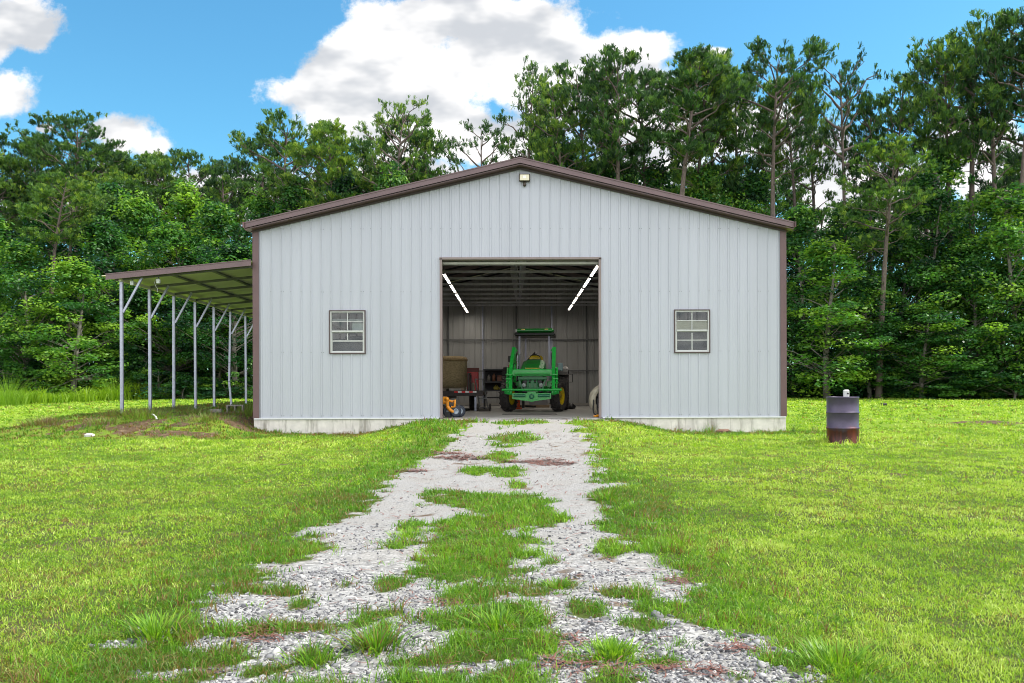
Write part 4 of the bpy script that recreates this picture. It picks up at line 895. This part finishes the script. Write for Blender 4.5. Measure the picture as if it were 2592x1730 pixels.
# gravel stones in the tracks
def gravel():
    base = []
    for s in range(10):
        r = np.random.default_rng(s); import bmesh
        bm = bmesh.new(); bmesh.ops.create_icosphere(bm, subdivisions=1, radius=1)
        for i in range(3):   # chip facets
            pass
        v = np.array([q.co[:] for q in bm.verts]); f = np.array([[q.index for q in g.verts] for g in bm.faces]); bm.free()
        v = v*r.uniform(.65, 1.15, (len(v), 1))*np.array([1, r.uniform(.6, .9), r.uniform(.35, .6)]); base.append((v, f))
    Vs, Fs, Ts = [], [], []; off = 0
    for y0, y1, dens, s0 in ((2.8, 4.6, 4200, .0085), (4.6, 6.0, 2600, .0085), (6.0, 8, 500, .009), (8, 14, 40, .010), (14, 19.3, 15, .012)):
        n = int(3.6*(y1-y0)*dens); x = rng.uniform(-2.4, 1.5, n); y = rng.uniform(y0, y1, n)
        keep = (green(x, y) < .55) & vis(x, y); x, y = x[keep], y[keep]; n = len(x)
        cl = fbm(x, y, .8, 91)
        keep = rng.uniform(0, 1, n) < np.clip(.35+(cl-.4)*3, .15, 1); x, y, cl = x[keep], y[keep], cl[keep]; n = len(x)
        sz = s0*rng.lognormal(0, .42, n); z = H(x, y)+sz*.12
        which = rng.integers(0, 10, n); a = rng.uniform(0, 6.28, n); tl_ = np.clip(rng.normal(.5, .28, n), 0, 1)
        for w in range(10):
            q = which == w; v, f = base[w]; c, s = np.cos(a[q])[:, None], np.sin(a[q])[:, None]
            tx, ty = rng.normal(0, .35, (2, q.sum(), 1))
            vx, vy, vz = v[None, :, 0], v[None, :, 1], v[None, :, 2]; vz2 = vz+vx*tx+vy*ty
            P_ = np.stack([(vx*c-vy*s)*sz[q][:, None]+x[q][:, None], (vx*s+vy*c)*sz[q][:, None]+y[q][:, None], vz2*sz[q][:, None]+z[q][:, None]], -1)
            m = q.sum(); Vs.append(P_.reshape(-1, 3)); Fs.append((f[None]+(np.arange(m)*len(v))[:, None, None]).reshape(-1, 3)+off); Ts.append(np.repeat(tl_[q], len(v))); off += m*len(v)
    m = bpy.data.materials.new('crushed_limestone'); m.use_nodes = True; t = m.node_tree
    at = N(t, 'ShaderNodeAttribute', attribute_name='tint'); cr = N(t, 'ShaderNodeValToRGB'); t.links.new(at.outputs['Fac'], cr.inputs[0])
    e = cr.color_ramp.elements; e[0].color = (.04, .04, .045, 1); e[1].color = (.40, .395, .39, 1); k = e.new(.2); k.color = (.085, .085, .095, 1); k = e.new(.6); k.color = (.19, .19, .20, 1)
    t.links.new(cr.outputs[0], t.nodes['Principled BSDF'].inputs['Base Color']); t.nodes['Principled BSDF'].inputs['Roughness'].default_value = .85
    o = link('gravel_stones', npmesh('gravel_stones', np.concatenate(Vs), np.concatenate(Fs), m, np.concatenate(Ts))); tag(o, 'loose pale grey crushed gravel stones along the driveway', 'gravel', kind='stuff')
gravel()
# reddish pine straw lying on the gravel
def straw():
    X, Y = [], []
    for cx, cy, a, b in SB:
        n = int(1100*a*b*3.14)+25; r = np.sqrt(rng.uniform(0, 1, n)); th = rng.uniform(0, 6.28, n); X.append(cx+a*1.1*r*np.cos(th)); Y.append(cy+b*1.1*r*np.sin(th))
    n = 1500; y = rng.uniform(3, 17, n); x = rng.uniform(-1.9, 1.1, n); X.append(x); Y.append(y)
    x = np.concatenate(X); y = np.concatenate(Y); n = len(x); z = H(x, y)+rng.uniform(.004, .022, n); a = rng.uniform(0, 6.28, n); L = rng.uniform(.03, .09, n)*(1+y/30); w = .0016*(1+y/4)
    d = np.stack([np.cos(a), np.sin(a), rng.normal(0, .12, n)], 1)*L[:, None]; p = np.stack([-np.sin(a), np.cos(a), 0*a], 1)*w[:, None]; b = np.stack([x, y, z], 1); c = np.stack([-np.sin(a), np.cos(a), 0*a+.15], 1)*(L*.12)[:, None]
    V = np.stack([b-p, b+p, b+d*.5+c+p, b+d*.5+c-p, b+d+p, b+d-p], 1).reshape(-1, 3); i = np.arange(n)[:, None]*6; F = np.concatenate([i+np.array([[0, 1, 2, 3]]), i+np.array([[3, 2, 4, 5]])])
    o = link('pine_straw', npmesh('pine_straw', V, F, mat('red_brown_needles', (.15, .06, .045), .8), None)); tag(o, 'reddish brown pine straw scattered over the driveway gravel', 'straw', kind='stuff')
straw()
def clump(loc, h, n, r, label, m=None, group=None):
    n = int(n*.62); x = rng.normal(0, r*.35, n); y = rng.normal(0, r*.35, n); a = np.arctan2(y, x)+rng.normal(0, .5, n); le = np.clip(np.hypot(x, y)/r*1.1+rng.uniform(0, .5, n), .05, 1.3); hh = h*(.78 if loc[1] < 15 else 1)*rng.uniform(.5, 1.1, n)
    w = np.stack([-np.sin(a), np.cos(a), 0*a], 1)*.0042; n = n; b = np.stack([x, y, 0*x-.01], 1); pts = [b]
    for q in (.4, .75, 1.): pts.append(b+np.stack([np.cos(a)*le*hh*q**1.5, np.sin(a)*le*hh*q**1.5, hh*q*(1-.35*le*q)], 1))
    ws = (1, .9, .6, .1); V = np.stack([p+s*w*ws[i] for i, p in enumerate(pts) for s in (-1, 1)], 1).reshape(-1, 3); i = np.arange(n)[:, None]*8
    F = np.concatenate([i+np.array([[2*k, 2*k+1, 2*k+3, 2*k+2]]) for k in range(3)]); t = np.repeat(np.clip(rng.normal(.6, .3, n), 0, 1), 8)
    o = link('grass_clump', npmesh('grass_clump', V, F, m or M_rich, t), None, (loc[0], loc[1], gz(*loc))); tag(o, label, 'grass clump', 'tall grass clumps'); return o
clump((-1.97, 4.5), .20, 420, .20, 'tall grass clump at the left edge of the driveway near the viewer')
clump((-.81, 4.3), .18, 380, .16, 'spiky grass clump in the gravel left of the middle strip')
clump((.33, 4.1), .12, 420, .17, 'bushy grass clump in the right gravel track near the viewer')
clump((-1.06, 4.08), .14, 90, .16, 'sparse spindly grass clump in the left gravel track')
clump((.15, 5.5), .10, 300, .14, 'small round grass clump in the right gravel track')
clump((-1.02, 7.3), .12, 320, .2, 'grass clump on the left side of the middle strip')
clump((.85, 9.2), .22, 160, .2, 'tall thin grass clump on the right edge of the track halfway to the shed')
clump((4.32, 19.72), .36, 70, .12, 'upright green weed growing against the right foundation')
clump((-.2, 4.55), .16, 260, .2, 'wispy grass clump in the middle strip near the viewer')
clump((1.35, 3.95), .16, 420, .25, 'thick grass clump at the right edge of the driveway near the viewer')

# ------------------------------------------------------------------ trees
M_bark = mat('pine_bark', (.15, .115, .10), .9, 0, .5, 5, .6, 12, (3, 3, 1), col2=(.07, .055, .05))
M_bark2 = mat('grey_bark', (.19, .175, .15), .9, 0, .4, 4, .4, 10, (2, 2, 1))
M_pine = leaf_mat('pine_needles', [(0, (.016, .045, .02)), (.35, (.040, .105, .03)), (.7, (.10, .20, .035)), (1, (.23, .33, .05))], .35, .5)
M_leaf = leaf_mat('broad_leaves', [(0, (.010, .042, .02)), (.35, (.028, .110, .028)), (.65, (.080, .215, .034)), (1, (.22, .38, .045))], .42, .45)
def npt(tubes, n=6):
    Vs, Fs = [], []; off = 0
    ang = np.arange(n)*2*np.pi/n; ca, sa = np.cos(ang), np.sin(ang)
    for pts, rad in tubes:
        pts = np.asarray(pts, float); m = len(pts); d = np.gradient(pts, axis=0); d /= np.linalg.norm(d, axis=1)[:, None]+1e-9
        u = np.where(abs(d[:, 2:3]) > .8, np.array([[1., 0, 0]]), np.array([[0, 0, 1.]])); x = np.cross(d, u); x /= np.linalg.norm(x, axis=1)[:, None]+1e-9; y = np.cross(x, d)
        v = pts[:, None]+(x[:, None]*ca[None, :, None]+y[:, None]*sa[None, :, None])*np.asarray(rad)[:, None, None]
        i = np.arange(m*n).reshape(m, n); j = np.roll(i, -1, 1); F = np.stack([i[:-1], j[:-1], j[1:], i[1:]], -1).reshape(-1, 4)
        Vs.append(v.reshape(-1, 3)); Fs.append(F+off); off += m*n
    return np.concatenate(Vs), np.concatenate(Fs)
def pine_mesh(seed, Ht, base=.55, spread=3.2, dens=1.0, nl=24, thin=1.0):
    r = np.random.default_rng(seed); k = 12; t = np.linspace(0, 1, k)
    bend = r.normal(0, .35, 2); wob = r.uniform(0, 6, 2)
    tx = bend[0]*t**2*2+.12*np.sin(t*5+wob[0]); ty = bend[1]*t**2*2+.12*np.sin(t*4+wob[1])
    trunk = np.stack([tx, ty, t*Ht*.97], 1); r0 = .011*Ht+.03; tubes = [(trunk, r0*(1-t)**.75*.92+.02)]
    puffs = []
    for i in range(nl):
        q = (i+r.uniform(0, .8))/nl; zb = Ht*(base+(0.955-base)*q); az = i*2.4+r.uniform(-.6, .6)
        prof = (math.sin(math.pi*min(1, .25+.72*q))**.8)*(1.0 if q > .15 else .65)
        L = spread*prof*r.uniform(.6, 1.15)
        up = .15+.55*q+r.uniform(-.15, .2); m = 6; s = np.linspace(0, 1, m)
        x0 = np.interp(zb, trunk[:, 2], trunk[:, 0]); y0 = np.interp(zb, trunk[:, 2], trunk[:, 1])
        w = r.normal(0, .12, (m, 3))*s[:, None]*L*.5; w[0] = 0
        pts = np.stack([x0+math.cos(az)*L*s, y0+math.sin(az)*L*s, zb+L*(up*s+.18*s**2)], 1)+w
        rb_ = (.02+.020*L)*thin; tubes.append((pts, rb_*(1-s*.8)))
        nt2 = max(2, int((2+L*1.8)*dens))
        for j in range(nt2):
            sj = r.uniform(.35, 1)**.8; p0 = np.array([np.interp(sj, s, pts[:, c]) for c in range(3)])
            aa = az+r.choice([-1, 1])*r.uniform(.3, 1.2); l2 = L*r.uniform(.12, .38)*(1.25-sj*.5)+.25
            e = p0+np.array([math.cos(aa)*l2, math.sin(aa)*l2, l2*r.uniform(.1, .75)]); tubes.append((np.array([p0, (p0+e)/2+[0, 0, -.05], e]), np.array([.022, .016, .008])*thin))
            for _ in range(int(r.integers(6, 11)*min(1, dens+.25))): puffs.append((e+r.normal(0, .27, 3)*[1, 1, .5], r.uniform(.24, .40)))
            for _ in range(2): puffs.append((p0+(e-p0)*r.uniform(.2, .8)+r.normal(0, .14, 3), r.uniform(.22, .34)))
        for _ in range(5): puffs.append((pts[-1]+r.normal(0, .2, 3), r.uniform(.24, .38)))
    # dead stubs below the crown
    for i in range(6):
        zb = Ht*r.uniform(base*.45, base); az = r.uniform(0, 6.28); L = r.uniform(.4, 1.6); x0 = np.interp(zb, trunk[:, 2], trunk[:, 0]); y0 = np.interp(zb, trunk[:, 2], trunk[:, 1])
        tubes.append((np.array([[x0, y0, zb], [x0+math.cos(az)*L, y0+math.sin(az)*L, zb+L*.25]]), np.array([.03, .01])))
    C_ = np.array([p[0] for p in puffs]); S_ = np.array([p[1] for p in puffs]); n = len(C_); K = 15
    out = C_*[1, 1, 0]; out /= np.linalg.norm(out, axis=1)[:, None]+1e-6
    ax = out*.35+[0, 0, 1]+r.normal(0, .35, (n, 3)); d = ax[:, None]+r.normal(0, .38, (n, K, 3)); d /= np.linalg.norm(d, axis=-1)[..., None]
    st = C_[:, None]+d*(S_[:, None, None]*r.uniform(-.3, .25, (n, K, 1))); en = C_[:, None]+d*(S_[:, None, None]*r.uniform(.75, 1.1, (n, K, 1)))
    sd = np.cross(d, r.normal(0, 1, (n, K, 3))); sd /= np.linalg.norm(sd, axis=-1)[..., None]; w = .014+.010*r.uniform(0, 1, (n, K, 1))
    V = np.stack([st-sd*w*.5, st+sd*w*.5, en+sd*w, en-sd*w], 2).reshape(-1, 3); F = np.arange(len(V)).reshape(-1, 4)
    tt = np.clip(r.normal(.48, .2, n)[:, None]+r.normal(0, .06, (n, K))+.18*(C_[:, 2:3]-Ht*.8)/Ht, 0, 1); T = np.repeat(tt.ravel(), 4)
    tv, tf = npt(tubes); return npmesh('trunk', tv, tf, M_bark, smooth=True), npmesh('crown', V, F, M_pine, T)
def leafy_mesh(seed, Ht, Rd, low=.12, nc=130, lf=.10, K=95, bright=.5, name='crown', csz=(.45, .95)):
    r = np.random.default_rng(seed); t = np.linspace(0, 1, 9); tx = .3*np.sin(t*3+r.uniform(0, 6)); ty = .3*np.sin(t*2.5+r.uniform(0, 6))
    trunk = np.stack([tx-tx[0], ty-ty[0], t*Ht*.88], 1); tubes = [(trunk, (.010*Ht+.025)*(1-t)**.7+.012)]; cs = []
    lob = [(r.uniform(0, 6.28), r.uniform(.5, 1.3)) for _ in range(6)]
    for i in range(nc):
        q = r.uniform(0, 1); z = Ht*(low+(1-low)*q); az = r.uniform(0, 6.28)
        prof = (1-abs(2*q-.75)**2.2*.45)*(1-q**5*.8) if q < 1 else .2
        lobe = 1+.28*math.sin(3*az+seed)+.22*math.sin(5*q*3+az*2+seed)
        rad = Rd*prof*lobe*r.uniform(.35, 1)**.45
        c = np.array([math.cos(az)*rad, math.sin(az)*rad, z+r.normal(0, .2)]); cs.append(c)
        if i % 2 == 0:
            zb = max(.15*Ht, z-rad*.75); x0 = np.interp(zb, trunk[:, 2], trunk[:, 0]); y0 = np.interp(zb, trunk[:, 2], trunk[:, 1]); p0 = np.array([x0, y0, zb])
            mid = (p0+c)/2+r.normal(0, .2, 3)+[0, 0, .1*rad]; tubes.append((np.array([p0, mid, c]), np.array([.045, .03, .01])*min(1, Ht/9)))
    C_ = np.array(cs); n = len(C_); S_ = r.uniform(csz[0], csz[1], n)
    d = r.normal(0, 1, (n, K, 3)); d /= np.linalg.norm(d, axis=-1)[..., None]; rr = r.uniform(.15, 1, (n, K, 1))**.5
    p = C_[:, None]+d*rr*S_[:, None, None]*[1.15, 1.15, .62]
    nrm = r.normal(0, .55, (n, K, 3))+[0, 0, .7]+d*.5; nrm /= np.linalg.norm(nrm, axis=-1)[..., None]
    a = np.cross(nrm, r.normal(0, 1, (n, K, 3))); a /= np.linalg.norm(a, axis=-1)[..., None]; b = np.cross(nrm, a)
    l = lf*r.uniform(.7, 1.3, (n, K, 1)); V = np.stack([p-a*l, p-b*l*.55+nrm*l*.1, p+a*l, p+b*l*.55+nrm*l*.1], 2).reshape(-1, 3); F = np.arange(len(V)).reshape(-1, 4)
    T = np.repeat(np.clip(r.normal(bright, .25, n)[:, None]+r.normal(0, .07, (n, K)), 0, 1).ravel(), 4)
    tv, tf = npt(tubes); return npmesh('trunk', tv, tf, M_bark2, smooth=True), npmesh(name, V, F, M_leaf, T)
def plant_tree(name, meshes, x, y, hs, ws, rz, label, cat, group, dz=-.15):
    t = empty(name, (x, y, gz(x, y, dz)), label, cat, group, rz); t.scale = (ws, ws, hs)
    link('trunk', meshes[0], t); link('crown', meshes[1], t); return t
PH = 20.
PV = [pine_mesh(100+i, PH, b, s, d, n) for i, (b, s, d, n) in enumerate([(.62, 2.7, 1.0, 24), (.57, 3.1, .9, 28), (.66, 2.6, 1.1, 22), (.54, 2.5, .9, 28), (.62, 3.4, .85, 22), (.70, 2.4, 1.1, 18)])]
PS = [pine_mesh(200, PH, .52, 2.9, .42, 22, 1.3), pine_mesh(201, PH, .62, 3.3, .5, 20, 1.4), pine_mesh(202, PH, .5, 2.3, .5, 26, 1.2)]
BH = 12.
BV = [leafy_mesh(300+i, BH, rd, lo, nc, .105, 95, br) for i, (rd, lo, nc, br) in enumerate([(2.6, .06, 150, .55), (3.2, .10, 170, .42), (2.3, .05, 130, .62), (2.9, .2, 150, .36), (2.0, .05, 110, .7)])]
SV = [leafy_mesh(400+i, 3, rd, .02, 42, .085, 80, br, 'foliage', (.3, .6)) for i, (rd, br) in enumerate([(1.5, .34), (1.2, .46), (1.8, .2)])]
# (x, depth, top height, variant, width scale, label)
def tp(X, Yt, d): return ((X-1183)/1994*d-.12, d, .65+(895.5-Yt)/1994*d)
pines = [
 (20, 335, 62, 0, 1, 'dark pine at the far left edge of the tree line'), (62, 308, 66, 1, 1, 'dense pine second from the far left edge of the tree line'), (115, 318, 64, 2, .9, 'pine just left of the domed pine at the far left'),
 (178, 272, 60, 4, 1.1, 'tall domed pine on the far left with a small white cloud to its right'), (245, 335, 62, 3, .9, 'pine right of the domed pine, below the small white cloud'), (285, 322, 64, 2, 1, 'rounded pine crown standing before the small white cloud'),
 (335, 345, 66, 5, 1, 'low pine crown at the right end of the small white cloud'), (400, 350, 63, 1, .9, 'dark pine above the roof of the lean-to, left of the row'), (455, 342, 66, 0, .9, 'dark pine above the middle of the lean-to roof'),
 (515, 352, 62, 3, .9, 'dark pine above the right end of the lean-to roof'), (590, 305, 64, 5, .9, 'pine above the left roof corner of the shed'), (648, 266, 57, 4, 1.0, 'broad tall pine rising above the left roof corner'),
 (705, 325, 62, 1, 1, 'bushy pine between the two tallest left pines'), (775, 288, 56, 2, .95, 'thick pine above the left half of the shed roof'), (835, 300, 60, 0, .8, 'pine tucked left of the tallest pine over the left roof slope'),
 (890, 222, 55, 7, .85, 'tallest pine over the left roof slope with bare limbs showing'), (962, 258, 58, 5, .9, 'pine leaning right of the tallest left slope pine'), (1003, 290, 57, 8, .8, 'thin pine at the right end of the left slope group'),
 (1112, 268, 55, 6, .85, 'sparse pine with open limbs just left of the roof peak'), (1196, 118, 52, 8, .95, 'very tall slim pine standing right behind the roof peak'),
 (1258, 235, 54, 0, .7, 'pine directly right of the slim pine behind the roof peak'), (1303, 180, 50, 3, .85, 'green pine above the right of the floodlight'), (1352, 150, 52, 1, .9, 'pine between the floodlight and the first round crown'),
 (1425, 116, 50, 0, 1.0, 'big round crowned pine over the right roof slope, left one of the pair'), (1482, 150, 52, 4, .9, 'pine in the gap between the round crowned pair'), (1545, 114, 48, 2, 1.1, 'big round crowned pine over the right roof slope, right one of the pair'),
 (1595, 118, 50, 3, .9, 'dense pine right of the round crowned pair'), (1645, 108, 52, 5, .9, 'pine with a tuft of cloud behind its top'), (1705, 145, 51, 1, .9, 'pine left of the flat topped pine'),
 (1772, 104, 48, 4, .95, 'flat topped pine above the right end of the shed roof'), (1835, 152, 50, 2, .8, 'pine just right of the flat topped pine'), (1885, 160, 51, 8, .8, 'slim pine above the right wall corner'),
 (1950, 138, 48, 7, .8, 'sparse pine with windblown tufts right of the shed'), (2040, 156, 49, 8, .9, 'crooked sparse pine under the widest gap of blue sky'), (2005, 215, 50, 0, .8, 'low dark pine between the two sparse ones right of the shed'),
 (2135, 165, 49, 1, .8, 'pine at the left foot of the tallest right hand group'), (2185, 80, 46, 0, .95, 'dense dome shaped pine in the tallest right hand group'), (2240, 48, 46, 4, 1, 'tall pine with a flat windswept top in the right hand group'),
 (2300, 28, 45, 8, .95, 'tall straight pine with bare trunk near the right edge'), (2348, 0, 44, 5, .95, 'tallest pine cut by the right edge of the picture'), (2395, 60, 46, 1, 1, 'pine outside the right edge whose limbs reach in')]
for i, (X, Yt, d, v, ws, lb) in enumerate(pines):
    x, y, zt = tp(X, Yt, d); me = PV[v] if v < 6 else PS[v-6]; h = zt-gz(x, y)
    plant_tree('pine_tree', me, x, y, h/(PH*1.01), ws*(.84 if v > 5 else .93), i*1.7, lb, 'pine tree', 'tall pines of the tree line', 0)
# second row fills the wood behind
k = 0
for X in range(-60, 2460, 62):
    d = 66+8*math.sin(X*.7); Yt = float(np.interp(X, [-60, 400, 560, 900, 1060, 1110, 1250, 1400, 1800, 1900, 2080, 2200, 2400], [385, 420, 420, 360, 450, 470, 420, 360, 400, 470, 470, 420, 330]))+22*math.sin(X*1.3)
    x, y, zt = tp(X, Yt, d); h = zt-gz(x, y)
    plant_tree('pine_tree', PV[k % 6], x, y, h/(PH*1.01), .95, k*2.1, 'pine of the second row half hidden behind the front pines', 'pine tree', 'second row of pines in the wood', 0); k += 1
# broadleaf trees of the wood edge
leafy = [
 (-20, 500, 50, 1, 1.1, 'dark broadleaf tree cut by the left edge of the picture'), (60, 560, 46, 0, 1.0, 'broadleaf tree with lit leaves near the left edge'), (125, 470, 52, 1, 1.1, 'tall dark broadleaf tree left of the lean-to'),
 (175, 600, 45, 2, 1.0, 'light green broadleaf tree standing left of the lean-to roof tip'), (235, 500, 50, 3, 1.1, 'dark broadleaf tree behind the lean-to roof tip'), (262, 425, 54, 0, 1.0, 'yellow green topped tree above the left end of the lean-to'),
 (325, 455, 53, 2, 1.1, 'bright green tree above the lean-to roof, left of the middle'), (395, 520, 50, 1, 1.1, 'dark leafy tree seen behind the second lean-to post'), (435, 420, 54, 4, 1.3, 'bright yellow green tree rising over the middle of the lean-to'),
 (500, 470, 52, 0, 1.1, 'leafy tree over the right end of the lean-to roof'), (545, 560, 48, 3, 1.1, 'dark leafy tree touching the left wall corner'), (600, 450, 56, 2, 1.0, 'leafy tree just above the left roof corner'), (680, 420, 56, 1, 1.0, 'dark leafy tree above the left roof slope'), (800, 400, 56, 3, 1.0, 'dark leafy tree above the middle of the left roof slope'),
 (900, 390, 54, 1, .9, 'leafy tree under the tallest left slope pine'), (1300, 330, 52, 0, .9, 'leafy understorey tree right of the roof peak'), (1400, 360, 52, 3, 1.0, 'dark understorey tree over the upper right roof slope'), (1500, 380, 52, 1, 1.0, 'understorey tree over the middle of the right roof slope'),
 (1620, 390, 50, 0, 1.0, 'understorey tree over the lower right roof slope'), (1730, 400, 50, 3, 1.0, 'understorey tree above the right roof corner'), (1840, 480, 47, 0, 1.0, 'leafy tree touching the right wall corner'), (1900, 560, 43, 2, 1.15, 'light green broadleaf tree with branches showing right of the shed'),
 (1950, 470, 48, 1, 1.0, 'dark leafy tree behind the drum'), (2060, 520, 46, 3, 1.0, 'dark leafy tree right of the bare pine trunk'), (2130, 400, 45, 2, 1.0, 'bright leafy column tree right of the drum'),
 (2170, 330, 46, 4, 1.1, 'yellow green tree in front of the dome shaped pine'), (2230, 560, 43, 1, .95, 'blue green broadleaf tree with pale crooked limbs at the right'), (2290, 440, 44, 0, 1.0, 'leafy tree second from the right edge'), (2345, 430, 42, 4, 1.1, 'yellow green broadleaf tree cut by the right edge'), (2000, 640, 43, 3, .8, 'low dark broadleaf tree left of the bare pine trunk'), (2120, 700, 42, 0, .8, 'low broadleaf tree right of the bare pine trunk'),
 (2400, 600, 42, 2, .9, 'leafy tree just beyond the right edge of the picture')]
for i, (X, Yt, d, v, ws, lb) in enumerate(leafy):
    x, y, zt = tp(X, Yt, d); h = zt-gz(x, y)
    plant_tree('broadleaf_tree', BV[v], x, y, h/(BH*1.01), ws, i*2.3, lb, 'tree', 'broadleaf trees of the wood edge', 0)
# bare trunk pine in front at the right, two trunks at the left
for X, d, v, lb in ((2018, 42.5, 1, 'pine with long bare purple brown trunk right of the drum'), (118, 47, 2, 'pine with reddish bare trunk at the left'), (163, 49, 5, 'thin pine with bare trunk right of the reddish trunk at the left')):
    x, y, zt = tp(X, 330 if X > 1000 else 400, d); plant_tree('pine_tree', PV[v], x, y, (zt-gz(x, y))/PH, .7, X, lb, 'pine tree', 'tall pines of the tree line', 0)
# shrubs along the wood edge
def wood_edge(X):
    return float(np.interp(X, [-60, 0, 560, 1183, 1800, 2350, 2450], [47, 46, 47, 50, 46.0, 41.5, 41]))
i = 0
for X in list(range(-60, 590, 54))+list(range(1790, 2440, 34)):
    d = wood_edge(X)+(0.9*math.sin(X*1.9)); Yt = (845 if X < 1000 else 818)+30*math.sin(X*2.7)+16*math.sin(X*.31); x, y, zt = tp(X, Yt, d)
    plant_tree('shrub', SV[i % 3], x, y, max(.4, (zt-gz(x, y))/3.1), 1.0+.25*math.sin(X), i*1.9, 'leafy shrub in the undergrowth at the foot of the '+('left' if X < 1000 else 'right')+' tree line', 'shrub', 'shrubs along the '+('left' if X < 1000 else 'right')+' wood edge', -.1); i += 1
M_dry = leaf_mat('dry_weed_blades', [(0, (.12, .08, .05)), (.4, (.20, .14, .07)), (.7, (.10, .17, .03)), (1, (.16, .26, .03))], .3)
for (x, y, h, n, lb) in ((-9.05, 19.85, .16, 260, 'dry weed clump at the foot of the first lean-to post'), (-8.3, 19.4, .2, 300, 'scruffy weed clump on the dirt mound beside the white plastic scrap'), (-9.2, 21.3, .2, 260, 'dry weed clump at the foot of the second lean-to post'),
        (-7.7, 20.6, .15, 260, 'dry weeds in front of the flat grey brick'), (-6.6, 21.2, .22, 320, 'dry brown weeds between the hollow block and the shed corner'), (-10.3, 19.0, .16, 320, 'weed clump at the left end of the dirt mound'),
        (-6.9, 19.2, .16, 260, 'weed clump on the slope left of the shed corner'), (-9.0, 18.9, .13, 260, 'low weeds on the slope above the pale concrete chunk'), (-9.0, 23.0, .18, 240, 'dry weed clump at the foot of the third lean-to post'), (-7.2, 23.2, .2, 300, 'brown dry weeds behind the hollow concrete block')):
    clump((x, y), h*1.5, n*2, .8, lb, M_dry)
def weedy(loc, h, n, r, label):
    o = clump(loc, h, n, r, label, leaf_mat('bright_weed_'+str(int(loc[0])), [(0, (.10, .20, .02)), (1, (.20, .36, .02))], .45)); o.name = 'tall_weed'; o['category'] = 'weed'; o['group'] = 'tall weeds at the left lawn edge'
    me = o.data; co = np.empty(len(me.vertices)*3, np.float32); me.vertices.foreach_get('co', co); return o
weedy((-21.3, 36.5), 1.7, 500, .9, 'tall feathery bright weed at the far left edge of the lawn')
weedy((-20.2, 43.5), 1.6, 420, .8, 'tall feathery bright weed behind the first lean-to post')
# the dense wood behind the edge trees, leaf colour darkened in place of deep shade
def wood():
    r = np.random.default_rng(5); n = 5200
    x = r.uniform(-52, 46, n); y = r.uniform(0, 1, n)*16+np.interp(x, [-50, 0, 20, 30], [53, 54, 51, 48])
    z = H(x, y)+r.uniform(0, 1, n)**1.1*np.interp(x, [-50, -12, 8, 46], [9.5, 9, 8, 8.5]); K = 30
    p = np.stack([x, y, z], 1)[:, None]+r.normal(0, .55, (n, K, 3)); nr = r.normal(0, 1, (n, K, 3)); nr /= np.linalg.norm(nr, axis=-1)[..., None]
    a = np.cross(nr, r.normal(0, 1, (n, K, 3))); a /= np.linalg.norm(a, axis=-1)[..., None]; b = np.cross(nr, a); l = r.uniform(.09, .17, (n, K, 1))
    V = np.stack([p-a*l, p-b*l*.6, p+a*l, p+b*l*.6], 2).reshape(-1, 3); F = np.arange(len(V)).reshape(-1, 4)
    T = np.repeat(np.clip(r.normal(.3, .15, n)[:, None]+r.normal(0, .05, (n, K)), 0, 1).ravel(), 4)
    o = link('dense_wood', npmesh('dense_wood', V, F, leaf_mat('shade_dark_understorey_leaves', [(0, (.006, .02, .008)), (.5, (.014, .048, .013)), (1, (.05, .13, .02))], .2), T)); tag(o, 'dense dark understorey filling the wood behind the edge trees', 'wood', kind='stuff')
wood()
sc.cycles.max_bounces = 8; sc.cycles.diffuse_bounces = 4; sc.cycles.transparent_max_bounces = 8; sc.cycles.sample_clamp_indirect = 6
sc.cycles.use_denoising = True; sc.cycles.filter_width = 1.0
